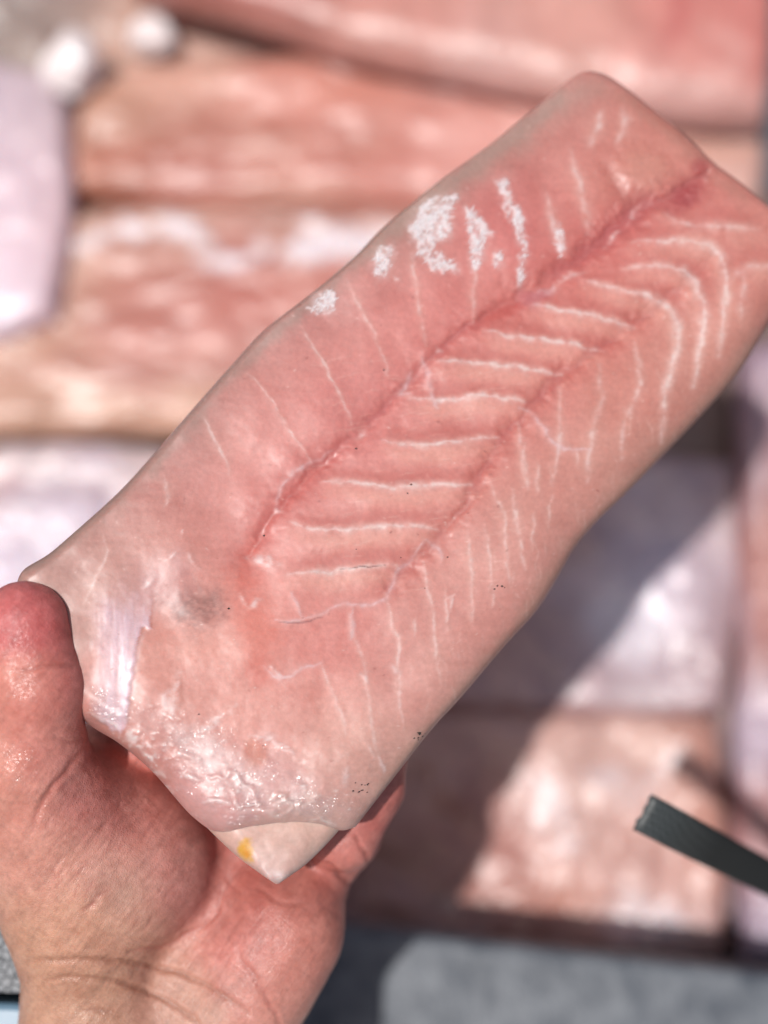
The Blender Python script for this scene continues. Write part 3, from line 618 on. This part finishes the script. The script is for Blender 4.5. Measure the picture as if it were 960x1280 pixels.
    # lower end: pale, bruised, icy, the film's glare painted as pale blobs
    for i, (q, wd) in enumerate((([(112, 892), (130, 902), (150, 912)], 3), ([(148, 914), (172, 924), (196, 948)], 5), ([(160, 930), (185, 948), (205, 972)], 3), ([(222, 940), (243, 952)], 5), ([(228, 962), (250, 975)], 3), ([(262, 975), (290, 968), (310, 985), (322, 1008)], 3), ([(255, 1000), (285, 1005)], 4), ([(285, 985), (300, 1006), (325, 1008)], 2), ([(325, 1012), (352, 1024), (380, 1028)], 4), ([(345, 990), (365, 1005), (350, 1022)], 3), ([(382, 1026), (405, 1028), (424, 1035)], 3.5), ([(205, 985), (225, 1008), (245, 1020)], 3), ([(380, 1000), (372, 1015)], 3))):
        p.stroke(q, wd, (250, 236, 232), .85, taper=.3, wob=5, brk=.9, bs=7, dh=.0004, hw=wd, gl=.6, seed=i % 7)
    rr = random.Random(12)
    for i in range(110):
        t0 = rr.random(); cx, cy = 130 + 250 * t0 + rr.uniform(-10, 60), 905 + 125 * t0 ** .8 + rr.uniform(-40, 8); q = rr.uniform(0, 3.14); l = rr.uniform(1, 7)
        p.stroke([(cx, cy), (cx + l * math.cos(q), cy + l * math.sin(q))], rr.uniform(.8, 1.8), (250, 236, 232), rr.uniform(.4, .9), wob=2, gl=.5, dh=.0001, hw=2)
    p.blob(290, 965, 60, 26, (236, 200, 194), .5, .55, gl=.3); p.blob(380, 1015, 60, 24, (226, 186, 172), .5, gl=.2); p.blob(250, 935, 40, 18, (238, 206, 202), .5, .6)
    p.h += .0007 * fbm(x, y, 90, 2, 110) + .00005 * fbm(x, y, 16, 3, 111)
    lowm = sstep(820, 1000, y + .35 * (300 - x) * 0); p.h += lowm * .00015 * fbm(x, y, 22, 3, 112)
    p.g += .25 * fbm(x, y, 60, 3, 113) + lowm * .25
    return p
FROST = [[(513, 292), (517, 266), (532, 252), (556, 246), (572, 246), (564, 270), (563, 292), (546, 304), (536, 316), (521, 320)],
         [(580, 258), (592, 262), (604, 280), (616, 292), (606, 304), (600, 330), (591, 338), (588, 300)],
         [(466, 326), (474, 312), (492, 310), (494, 326), (482, 344), (470, 346)],
         [(388, 388), (396, 370), (410, 363), (420, 372), (418, 388), (404, 391)],
         [(622, 226), (634, 222), (640, 250), (652, 268), (657, 300), (655, 352), (649, 356), (650, 310), (644, 282), (630, 256)],
         [(528, 322), (545, 314), (570, 330), (574, 338), (545, 340)],
         [(616, 318), (626, 316), (628, 330), (620, 336)], [(690, 286), (698, 282), (706, 310), (702, 320)]]
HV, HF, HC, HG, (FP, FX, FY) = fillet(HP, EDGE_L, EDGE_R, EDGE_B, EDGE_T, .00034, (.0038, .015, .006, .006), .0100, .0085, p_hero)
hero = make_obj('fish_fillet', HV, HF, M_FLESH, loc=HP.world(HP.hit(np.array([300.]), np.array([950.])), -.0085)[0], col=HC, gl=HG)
tag(hero, 'large frozen skinless pink fish fillet held up in the hand', 'fish fillet')
_o = np.argsort(FX); _sx = FX[_o]
def surf(px, py):
    a, b = np.searchsorted(_sx, (px - 3.5, px + 3.5)); i = _o[a:b]; i = i[abs(FY[i] - py) < 3.5]
    if len(i) < 3:
        return FP[np.argmin((FX - px) ** 2 + (FY - py) ** 2)]
    wg = np.exp(-((FX[i] - px) ** 2 + (FY[i] - py) ** 2) / 3.0); c = np.array([(FX[i] * wg).sum(), (FY[i] * wg).sum()]) / wg.sum()
    k = FP[i]; m = (k * wg[:, None]).sum(0) / wg.sum(); s_ = .19e-3
    return m + ((px - c[0]) * RIGHT - (py - c[1]) * UP) * s_

# frost crystals: small splinters lying on the surface
def frost(pts, n, seed):
    r = np.random.RandomState(seed); p = np.asarray(pts, float); lo, hi = p.min(0), p.max(0); V = []; F = []
    k = 0; tries = 0
    while k < n and tries < n * 20:
        tries += 1
        q = lo + (hi - lo) * r.rand(2); ins = False
        for i in range(len(p)):
            a, b = p[i - 1], p[i]
            if (a[1] > q[1]) != (b[1] > q[1]) and q[0] < (b[0] - a[0]) * (q[1] - a[1]) / (b[1] - a[1] + 1e-12) + a[0]: ins = not ins
        if not ins or fbm(q[:1], q[1:], 8, 2, 200 + seed)[0] < -.25: continue
        c = surf(*q); th = r.normal(.7, .45); L = r.uniform(.0005, .0018); W = r.uniform(.00008, .0002); H = r.uniform(.00005, .00012)
        e1 = HP.ex * math.cos(th) + HP.ey * math.sin(th); e2 = -HP.ex * math.sin(th) + HP.ey * math.cos(th); b = len(V)
        for (x, y, z) in ((-1, 0, -.3), (0, -1, -.3), (1, 0, -.3), (0, 1, -.3), (-.35, 0, 1), (.4, .1, .9)):
            V.append(c + e1 * L * x + e2 * W * y + HP.n * H * z)
        F += [(b, b + 1, b + 4), (b + 1, b + 5, b + 4), (b + 1, b + 2, b + 5), (b + 2, b + 3, b + 5), (b + 3, b + 4, b + 5), (b + 3, b, b + 4)]
        k += 1
    o = make_obj('frost_patch', V, F, M_FROST, hero, smooth=False)
for i, pts in enumerate(FROST): frost(pts, (130, 70, 30, 40, 60, 26, 12, 8)[i], i)

# folded tail flap under the lower end
def p_flap(x, y):
    p = Paint(x, y, [(310, 1050, (224, 178, 160)), (360, 1050, (226, 186, 168)), (400, 1045, (222, 182, 166)), (345, 1090, (220, 180, 176)), (330, 1085, (206, 172, 164), 25)])
    p.mottle(20, 6, 120); p.blob(345, 1096, 14, 8, (232, 214, 212), .6, gl=.5); p.stroke([(318, 1072), (330, 1088), (345, 1100)], 5, (196, 156, 150), .5, brk=.5, bs=6)
    p.poly([(299, 1054), (310, 1049), (316, 1062), (315, 1078), (305, 1074), (296, 1066)], (232, 166, 30), .95, 3, 10, 3, brk=.3); p.blob(309, 1067, 4, 6, (214, 128, 12), .5)
    p.h += .0003 * fbm(x, y, 25, 3, 121); return p
FPn = Plane(HP.O - HP.n * .0008, HP.n)
V, F, C, G, _ = fillet(FPn, [(342, 1103), (320, 1088), (296, 1070), (262, 1038), (238, 1010), (256, 985)], [(350, 1103), (385, 1078), (422, 1040), (440, 1015), (430, 1000)], [(342, 1103), (346, 1105), (350, 1103)], [(256, 985), (345, 985), (430, 1000)],
                       .0006, (.0045, .006, .004, .003), .0062, .005, p_flap)
make_obj('tail_flap', V, F, M_FLESH, hero, col=C, gl=G)
# grit specks
def grit(cx, cy, n, sp, seed):
    r = np.random.RandomState(seed); V = []; F = []
    for k in range(n):
        q = np.array([cx, cy]) + r.normal(size=2) * sp; c = surf(*q); s_ = r.uniform(.00010, .0003); b = len(V)
        for d in ((1, 0, 0), (-1, 0, 0), (0, 1, 0), (0, -1, 0), (0, 0, 1), (0, 0, -1)):
            V.append(c + s_ * (1.4 * d[0] * HP.ex + d[1] * HP.ey + d[2] * .8 * HP.n))
        F += [(b, b + 2, b + 4), (b + 2, b + 1, b + 4), (b + 1, b + 3, b + 4), (b + 3, b, b + 4), (b + 2, b, b + 5), (b + 1, b + 2, b + 5), (b + 3, b + 1, b + 5), (b, b + 3, b + 5)]
    make_obj('grit_speck', V, F, M_SPECK, hero, smooth=False)
grit(525, 919, 18, 3.2, 1); grit(456, 988, 12, 6, 2); grit(623, 733, 5, 4, 3)
for k, (a, b) in enumerate(((559, 696), (248, 893), (501, 697), (514, 606), (445, 560), (329, 932), (509, 618), (531, 736), (286, 760), (445, 687), (330, 668), (480, 462))): grit(a, b, 1, .4, 10 + k)

# clear film crumpled over the lower end
def film(name, lower, upper, n, nv, off, amp, seed, mat):
    lo = curve(lower, n); up = curve(upper, n); q = lo[:, None] + (up - lo)[:, None] * np.linspace(0, 1, nv)[None, :, None]; q = q.reshape(-1, 2)
    P = np.array([surf(*k) for k in q]); t = np.tile(np.linspace(0, 1, nv), n)
    rd = 1 - abs(fbm(q[:, 0], q[:, 1], 26, 4, seed)); rd2 = fbm(q[:, 0] / 2, q[:, 1], 9, 3, seed + 5)
    # smooth the base so that the film spans hollows
    h = off + amp * np.clip(rd, 0, 1) ** 3 + amp * .25 * rd2
    fade = np.clip((1 - t) * 4, 0, 1)
    P = P + ((h * fade + .00025) * np.clip(t * 8 + .5, 0, 1))[:, None] * HP.n
    F = [(i * nv + j, (i + 1) * nv + j, (i + 1) * nv + j + 1, i * nv + j + 1) for i in range(n - 1) for j in range(nv - 1)]
    make_obj(name, P, F, mat, hero, gl=np.clip((1 - t) * 2.2, 0, 1) * np.clip(.75 + .7 * fbm(q[:, 0], q[:, 1], 30, 3, seed + 9), 0, 1.3))
film('clear_film', [(108, 902), (150, 931), (192, 966), (240, 1019), (275, 1040), (310, 1035), (345, 1030), (385, 1029), (425, 1036), (440, 1028)],
     [(116, 850), (170, 870), (226, 880), (280, 890), (330, 915), (372, 945), (400, 970), (432, 985), (456, 1000), (460, 1000)], 300, 110, .0004, .0016, 130, M_FILM)

# ------------------------------------------------------------------ hand
def cs(px, py, d):
    """photo pixel and depth to camera-axes millimetres"""
    return np.array([(px - 480) / 640 * TAN * d, (640 - py) / 640 * TAN * d, d]) * 1000
def hand():
    vox = .62
    lo = np.array([-150., -235., 300.]); hi = np.array([25., 5., 402.])
    ax = [np.arange(lo[k], hi[k], vox, dtype=np.float32) for k in range(3)]
    X = ax[0][:, None, None]; Y = ax[1][None, :, None]; Z = ax[2][None, None, :]
    def cone(a, ra, b, rb):
        ba = b - a; q = float(ba @ ba)
        t = np.clip(((X - a[0]) * ba[0] + (Y - a[1]) * ba[1] + (Z - a[2]) * ba[2]) / q, 0, 1)
        return np.sqrt((X - a[0] - t * ba[0]) ** 2 + (Y - a[1] - t * ba[1]) ** 2 + (Z - a[2] - t * ba[2]) ** 2) - (ra + (rb - ra) * t)
    def ell(c, r, ang=0):
        ca, sa = math.cos(ang), math.sin(ang)
        x = ((X - c[0]) * ca + (Y - c[1]) * sa) / r[0]; y = (-(X - c[0]) * sa + (Y - c[1]) * ca) / r[1]; z = (Z - c[2]) / r[2]
        k = np.sqrt(x * x + y * y + z * z); return (k - 1) * min(r)
    def smin(a, b, k):
        h = np.clip(.5 + .5 * (b - a) / k, 0, 1); return b + (a - b) * h - k * h * (1 - h)
    W = cs
    # metacarpals and wrist
    d = cone(W(128, 1290, .362), 19, W(105, 1700, .375), 26)
    d = smin(d, cone(W(98, 1135, .353), 16, W(126, 1290, .362), 19), 8)
    d = smin(d, cone(W(235, 1300, .366), 18, W(250, 1700, .380), 24), 10)
    for px, py, dd, r in ((200, 905, .376, 11), (300, 935, .378, 11.5), (385, 975, .375, 11.5), (428, 1040, .371, 10.5)):
        d = smin(d, cone(W(210, 1240, .372), 16, W(px, py, dd), r), 9)
    d = smin(d, cone(W(354, 1165, .360), 16, W(296, 1262, .362), 16.5), 10)     # heel of the hand
    d = smin(d, cone(W(300, 1060, .379), 14, W(200, 1000, .378), 13), 8)
    d = smin(d, cone(W(62, 965, .350), 10, W(215, 930, .380), 12), 5)
    d = smin(d, ell(W(122, 1064, .356), (29.5, 24, 23), -.25), 6)                    # thumb mount
    d = smin(d, cone(W(66, 1010, .341), 16.5, W(100, 1130, .354), 18), 8)
    th = cone(W(30, 780, .3252), 10.4, W(44, 858, .3262), 11.5)
    th = smin(th, cone(W(44, 858, .3262), 11.2, W(38, 950, .333), 13.0), 3)
    th = smin(th, cone(W(38, 950, .333), 13, W(60, 1030, .345), 17), 5)
    d = smin(d, th, 4)
    # four fingers behind the fillet
    def back(px, py, r): return HP.depth(px, py) + .0088 + r / 1000 + .0004
    for chain in (((428, 1040, 10.0), (464, 985, 8.2), (478, 900, 7.8), (462, 840, 7.0)), ((385, 975, 10.5), (428, 860, 9.0), (430, 760, 8.6), (415, 700, 7.6)),
                  ((300, 935, 11), (350, 800, 9.4), (360, 690, 9.0), (345, 620, 7.8)), ((200, 905, 11), (225, 780, 9.4), (240, 690, 9.0), (235, 630, 7.8))):
        f = None; last = None
        for k, (px, py, r) in enumerate(chain):
            dep = back(px, py, r) + (.006, .004, .001, 0)[k]
            cur = (W(px, py, dep), r)
            if last is not None:
                c = cone(last[0], last[1], cur[0], cur[1]); f = c if f is None else smin(f, c, 2)
            last = cur
        d = smin(d, f, 2.5)
    d = np.maximum(d, -228.0 - Y); d = np.maximum(d, X - 22); d = np.maximum(d, -147.0 - X); d = np.maximum(d, Z - 400)
    # surface nets
    ins = d < 0
    n0, n1, n2 = d.shape
    c8 = np.zeros((n0 - 1, n1 - 1, n2 - 1), np.uint8)
    for i in (0, 1):
        for j in (0, 1):
            for k in (0, 1): c8 += ins[i:n0 - 1 + i, j:n1 - 1 + j, k:n2 - 1 + k]
    act = (c8 > 0) & (c8 < 8); ids = np.full(act.shape, -1, np.int64); I = np.argwhere(act); ids[act] = np.arange(len(I))
    acc = np.zeros((len(I), 3)); cnt = np.zeros(len(I))
    corners = [(i, j, k) for i in (0, 1) for j in (0, 1) for k in (0, 1)]
    for a in corners:
        for b in corners:
            df = np.array(b) - np.array(a)
            if df.sum() == 1 and abs(df).sum() == 1:
                va = d[I[:, 0] + a[0], I[:, 1] + a[1], I[:, 2] + a[2]]; vb = d[I[:, 0] + b[0], I[:, 1] + b[1], I[:, 2] + b[2]]
                m = (va < 0) != (vb < 0); t = np.where(m, va / np.where(m, va - vb, 1), 0)
                acc += m[:, None] * (np.array(a) + t[:, None] * df); cnt += m
    P = (I + acc / cnt[:, None]) * vox + lo
    quads = []
    for axx in range(3):
        o1, o2 = [(1, 2), (2, 0), (0, 1)][axx]
        sl0 = [slice(None)] * 3; sl1 = [slice(None)] * 3; sl0[axx] = slice(0, -1); sl1[axx] = slice(1, None)
        e0 = ins[tuple(sl0)]; e1 = ins[tuple(sl1)]; E = np.argwhere(e0 != e1)
        ok = (E[:, o1] > 0) & (E[:, o2] > 0) & (E[:, o1] < d.shape[o1] - 1) & (E[:, o2] < d.shape[o2] - 1); E = E[ok]
        u1 = np.zeros(3, int); u1[o1] = 1; u2 = np.zeros(3, int); u2[o2] = 1
        g = lambda q: ids[q[:, 0], q[:, 1], q[:, 2]]
        a, b, c, e = g(E - u1 - u2), g(E - u2), g(E), g(E - u1)
        q = np.stack([a, b, c, e], -1); flip = ~e0[E[:, 0], E[:, 1], E[:, 2]]
        q[flip] = q[flip][:, ::-1]; quads.append(q)
    Q = np.vstack(quads)
    # keep the one continuous body
    lab = np.arange(len(P))
    for it in range(400):
        mn = lab[Q].min(1); new = lab.copy()
        for k in range(4): np.minimum.at(new, Q[:, k], mn)
        new = new[new]
        if (new == lab).all(): break
        lab = new
    keep = lab == np.bincount(lab).argmax(); mp = np.cumsum(keep) - 1; Q = mp[Q[keep[Q[:, 0]]]]; P = P[keep]
    # relax
    e = np.vstack([Q[:, [0, 1]], Q[:, [1, 2]], Q[:, [2, 3]], Q[:, [3, 0]]])
    for it in range(4):
        s_ = np.zeros_like(P); c_ = np.zeros(len(P))
        for k in range(3): s_[:, k] = np.bincount(e[:, 0], P[e[:, 1], k], len(P)) + np.bincount(e[:, 1], P[e[:, 0], k], len(P))
        c_ = np.bincount(e[:, 0], minlength=len(P)) + np.bincount(e[:, 1], minlength=len(P))
        P = P + .5 * (s_ / np.maximum(c_, 1)[:, None] - P)
    # normals
    fn = np.cross(P[Q[:, 2]] - P[Q[:, 0]], P[Q[:, 3]] - P[Q[:, 1]]); N = np.zeros_like(P)
    for k in range(4):
        for a in range(3): N[:, a] += np.bincount(Q[:, k], fn[:, a], len(P))
    N /= np.linalg.norm(N, axis=1)[:, None] + 1e-9
    cenq = P[Q].mean(1)
    PW = CAM + (P[:, :1] * RIGHT + P[:, 1:2] * UP + P[:, 2:] * FWD) / 1000
    NW = N[:, :1] * RIGHT + N[:, 1:2] * UP + N[:, 2:] * FWD
    # orientation: outward means along the sdf gradient
    gi = np.clip(((P + N * 1.5 - lo) / vox).astype(int), 0, np.array(d.shape) - 1)
    if np.median(d[gi[:, 0], gi[:, 1], gi[:, 2]]) < 0: N = -N; NW = -NW; Q = Q[:, ::-1]
    x, y = project(PW)
    p = Paint(x, y, [(20, 745, (224, 116, 112)), (60, 770, (222, 112, 106)), (90, 860, (220, 128, 116)), (30, 860, (228, 142, 122)), (60, 930, (224, 140, 124)), (20, 980, (228, 152, 130)), (100, 1000, (222, 144, 130)), (160, 1000, (220, 138, 126)), (60, 1080, (228, 158, 136)), (150, 1080, (224, 156, 134)), (220, 1080, (214, 136, 124)), (90, 1160, (224, 160, 130)), (180, 1160, (222, 162, 134)), (60, 1200, (212, 156, 124)), (120, 1240, (204, 150, 120)), (220, 1240, (206, 150, 126)), (300, 1180, (216, 138, 124)), (340, 1120, (206, 120, 106)), (300, 1080, (206, 114, 100)), (400, 1090, (212, 126, 110)), (420, 1050, (214, 126, 112)), (460, 1010, (206, 118, 106)), (380, 1180, (214, 132, 114)), (350, 1240, (218, 144, 126)), (260, 1120, (204, 124, 110)), (200, 960, (222, 112, 96)), (150, 1350, (200, 148, 118)), (250, 1400, (200, 148, 118)), (400, 800, (220, 130, 114)), (200, 750, (220, 130, 114))], sig=50)
    p.c = p.c * np.array([1.01, 1.0, 1.01]) + (p.c - p.c.mean(1, keepdims=True)) * -.08
    p.blob(200, 1085, 70, 60, (208, 142, 130), .5, .5, soft=.9); p.blob(150, 1110, 40, 30, (206, 164, 144), .4, soft=.9); p.blob(85, 800, 22, 50, (206, 108, 102), .4, soft=.9); p.blob(285, 1195, 30, 22, (232, 150, 140), .5, soft=.9)
    p.mottle(40, 8, 140, (1, 1.2, 1.1)); p.mottle(12, 7, 141, (1, 1.2, 1.2)); p.mottle(5, 5, 142, (1, 1.1, 1.1))
    front = np.clip(-N[:, 2] * 1.6, 0, 1); sp = 1.0
    def crease(pts, wd, dp, a=.35, col=(176, 92, 80), seed=0):  # groove relief, plus its shade painted as a darker line
        p.stroke(pts, wd, col, a, wob=2, dh=-dp, hw=wd * 1.15, taper=.5, seed=seed)
        p.stroke(pts, wd * 3, None, 0, dh=dp * .35, hw=wd * 3.5, taper=.5, seed=seed)
    crease([(14, 838), (45, 834), (75, 830), (100, 832)], 2.8, .55, .45)
    crease([(20, 846), (60, 843)], 2, .2, .2)
    crease([(108, 934), (96, 950), (82, 966), (66, 985), (50, 1010), (38, 1040)], 4, .7, .4)
    crease([(106, 926), (90, 928), (70, 924)], 3, .5, .4); crease([(112, 945), (128, 948), (140, 946)], 3, .4, .3)
    crease([(96, 950), (112, 965), (120, 985)], 2, .2, .25)
    crease([(277, 1112), (275, 1130), (266, 1148), (240, 1165), (205, 1180), (160, 1190)], 2.6, .6, .4)
    crease([(285, 1100), (300, 1115)], 3, .3, .2)
    for i, q in enumerate(([(36, 1202), (90, 1199), (150, 1201), (210, 1212), (260, 1232), (310, 1266)], [(60, 1224), (105, 1222), (150, 1227), (200, 1246), (240, 1272), (260, 1295)], [(100, 1262), (140, 1264)])):
        crease(q, 3.4, (.85, .85, .4)[i], .38, (150, 92, 70), i)
    crease([(298, 1190), (320, 1225), (340, 1258), (352, 1290)], 3, .6, .3); crease([(250, 1190), (300, 1200), (340, 1240)], 2.5, .25, .15)
    crease([(375, 1066), (405, 1080), (435, 1102), (458, 1122)], 3.2, .8, .4); crease([(440, 1040), (456, 1066), (464, 1092)], 3, .6, .4); crease([(320, 1110), (360, 1130), (390, 1120)], 3, .3, .2)
    crease([(395, 1122), (430, 1150), (450, 1150)], 2.2, .25, .2)
    r = random.Random(9)
    for i in range(46):
        cx, cy = r.uniform(50, 230), r.uniform(1010, 1170); l = r.uniform(14, 46); q = -.85 + r.uniform(-.22, .22)
        crease([(cx, cy), (cx + l * .5 * math.cos(q), cy + l * .5 * math.sin(q)), (cx + l * math.cos(q), cy + l * math.sin(q) + r.uniform(-3, 3))], r.uniform(1.2, 2.0), r.uniform(.10, .28), r.uniform(.12, .3), seed=i % 7)
    for i in range(30):
        cx, cy = r.uniform(50, 200), r.uniform(1160, 1260); l = r.uniform(20, 70)
        crease([(cx, cy), (cx + l * .5, cy + 1), (cx + l, cy + l * .12)], 1.2, r.uniform(.04, .12), .1, (170, 110, 84), i % 7)
    for i in range(26):
        cx, cy = r.uniform(260, 420), r.uniform(1090, 1230); l = r.uniform(14, 40); q = r.uniform(.3, 1.1)
        crease([(cx, cy), (cx + l * math.cos(q), cy + l * math.sin(q))], 1.2, r.uniform(.05, .12), .12, seed=i % 7)
    # wet patches
    p.g += 1.0 * np.exp(-(((x - 25) / 32) ** 2 + ((y - 930) / 120) ** 2)) + .5 * np.exp(-(((x - 90) / 60) ** 2 + ((y - 1040) / 50) ** 2))
    disp = p.h * front + .10 * fbm(x, y, 20, 3, 150) + .35 * fbm(x, y, 80, 2, 151)
    PW = PW + NW * (disp / 1000)[:, None]
    C = p.c
    base = CAM + (cs(200, 1200, .372) @ np.stack([RIGHT, UP, FWD])) / 1000
    o = make_obj('hand', PW, Q, M_SKIN, loc=base, col=alb(np.clip(C, 2, 250)), gl=np.clip(p.g, -.5, 1.2))
    tag(o, 'bare wet left hand gripping the lower end of the large fillet', 'hand')
hand()

# ------------------------------------------------------------------ strap
def strap():
    m, t, p = nt('woven_black_plastic')
    tc = t.nodes.new('ShaderNodeTexCoord'); mp = t.nodes.new('ShaderNodeMapping'); mp.inputs['Rotation'].default_value = (0, 0, .95)
    t.links.new(tc.outputs['Object'], mp.inputs[0]); ck = t.nodes.new('ShaderNodeTexChecker'); ck.inputs['Scale'].default_value = 1000
    ck.inputs['Color1'].default_value = (.007, .008, .008, 1); ck.inputs['Color2'].default_value = (.016, .018, .018, 1)
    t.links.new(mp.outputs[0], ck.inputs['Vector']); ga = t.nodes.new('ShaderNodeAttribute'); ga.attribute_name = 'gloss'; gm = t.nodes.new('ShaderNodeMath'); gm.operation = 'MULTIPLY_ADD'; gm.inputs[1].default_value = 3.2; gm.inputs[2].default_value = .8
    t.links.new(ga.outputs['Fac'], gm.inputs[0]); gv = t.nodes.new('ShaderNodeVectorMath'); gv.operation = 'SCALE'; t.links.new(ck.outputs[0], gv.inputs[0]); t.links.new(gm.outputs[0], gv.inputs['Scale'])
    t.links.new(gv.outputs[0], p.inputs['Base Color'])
    b = t.nodes.new('ShaderNodeBump'); b.inputs['Strength'].default_value = .5; b.inputs['Distance'].default_value = .0003
    t.links.new(ck.outputs[1], b.inputs['Height']); t.links.new(b.outputs[0], p.inputs['Normal']); p.inputs['Roughness'].default_value = .45; p.inputs['Specular IOR Level'].default_value = .35
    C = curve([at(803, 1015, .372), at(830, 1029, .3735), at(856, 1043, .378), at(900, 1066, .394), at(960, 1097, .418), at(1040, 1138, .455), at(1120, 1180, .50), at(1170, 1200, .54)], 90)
    side = at(812, 1002, .372) - at(795, 1028, .372); side /= np.linalg.norm(side)
    V = []; n = len(C); W_ = .0053; nj = 9
    for i in range(n):
        T_ = C[min(i + 1, n - 1)] - C[max(i - 1, 0)]; T_ /= np.linalg.norm(T_)
        s_ = side - T_ * (side @ T_); s_ /= np.linalg.norm(s_); nn = np.cross(T_, s_)
        if nn @ FWD > 0: nn = -nn
        for hgt in (.0003, -.0003):
            for j in range(nj):
                q = j / (nj - 1) * 2 - 1
                jit = .0003 * math.sin(j * 2.3) + .0002 * math.sin(j * 5.1) if i == 0 else 0
                V.append(C[i] + s_ * W_ * q + nn * (hgt * (1 - .6 * abs(q) ** 6)) + T_ * jit)
    F = []; K = 2 * nj
    for i in range(n - 1):
        for j in range(nj - 1):
            a = i * K + j; F.append((a, a + 1, a + K + 1, a + K)); a += nj; F.append((a + K, a + K + 1, a + 1, a))
        for j in (0, nj - 1):
            a = i * K + j; F.append((a, a + K, a + K + nj, a + nj) if j == 0 else (a + nj, a + K + nj, a + K, a))
    for j in range(nj - 1): F.append((j, j + nj, j + nj + 1, j + 1))
    tn = np.repeat(np.clip(1 - np.arange(n) / 13, 0, 1), K); o = make_obj('packing_strap', V, F, m, loc=C[-1], gl=tn)  # paler tip: fraying plus reflected sun put into the base colour
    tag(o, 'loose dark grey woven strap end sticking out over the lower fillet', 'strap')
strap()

# ------------------------------------------------------------------ foam block beside the wrist
def foam():
    m, t, p = nt('beaded_foam')
    tc = t.nodes.new('ShaderNodeTexCoord'); v = t.nodes.new('ShaderNodeTexVoronoi'); v.feature = 'DISTANCE_TO_EDGE'; v.inputs['Scale'].default_value = 520
    t.links.new(tc.outputs['Object'], v.inputs['Vector'])
    r = t.nodes.new('ShaderNodeValToRGB'); r.color_ramp.elements[0].position = .02; r.color_ramp.elements[1].position = .14
    r.color_ramp.elements[0].color = (.06, .065, .07, 1); r.color_ramp.elements[1].color = (.27, .28, .29, 1)
    t.links.new(v.outputs['Distance'], r.inputs[0]); t.links.new(r.outputs[0], p.inputs['Base Color'])
    b = t.nodes.new('ShaderNodeBump'); b.inputs['Strength'].default_value = .7; b.inputs['Distance'].default_value = .0006
    t.links.new(v.outputs['Distance'], b.inputs['Height']); t.links.new(b.outputs[0], p.inputs['Normal']); p.inputs['Roughness'].default_value = .8
    z = .235; pl = Plane((0, 0, z), (0, 0, 1))
    q = pl.world(pl.hit(np.array([-160., 70, 70, -160]), np.array([1085., 1098, 1244, 1236])))
    V = np.vstack([np.c_[q[:, :2], np.full(4, -.104)], q]); F = [(0, 3, 2, 1), (4, 5, 6, 7), (0, 1, 5, 4), (1, 2, 6, 5), (2, 3, 7, 6), (3, 0, 4, 7)]
    F = [f[::-1] for f in F]
    o = make_obj('foam_block', V, F, m, loc=(q[:, 0].mean(), q[:, 1].mean(), -.104), smooth=False); bevel(o, .002)
    tag(o, 'grey beaded polystyrene foam block standing beside the wrist', 'foam block')
    q2 = pl.world(pl.hit(np.array([-160., 70, 70, -160]), np.array([1249., 1257, 1330, 1330]))); q2[:, 2] -= .004
    V = np.vstack([np.c_[q2[:, :2], np.full(4, -.104)], q2])
    M_BLUE = plain('blue_plastic', (.09, .17, .25), .4, c2=(.13, .22, .30), sc=80)
    o = make_obj('blue_panel', V, F, M_BLUE, loc=(q2[:, 0].mean(), q2[:, 1].mean(), -.104), smooth=False); bevel(o, .002)
    tag(o, 'blue plastic panel edge in the lower left corner beside the foam', 'panel')
foam()
for o in bpy.data.objects:
    if '_loc' in o: del o['_loc']
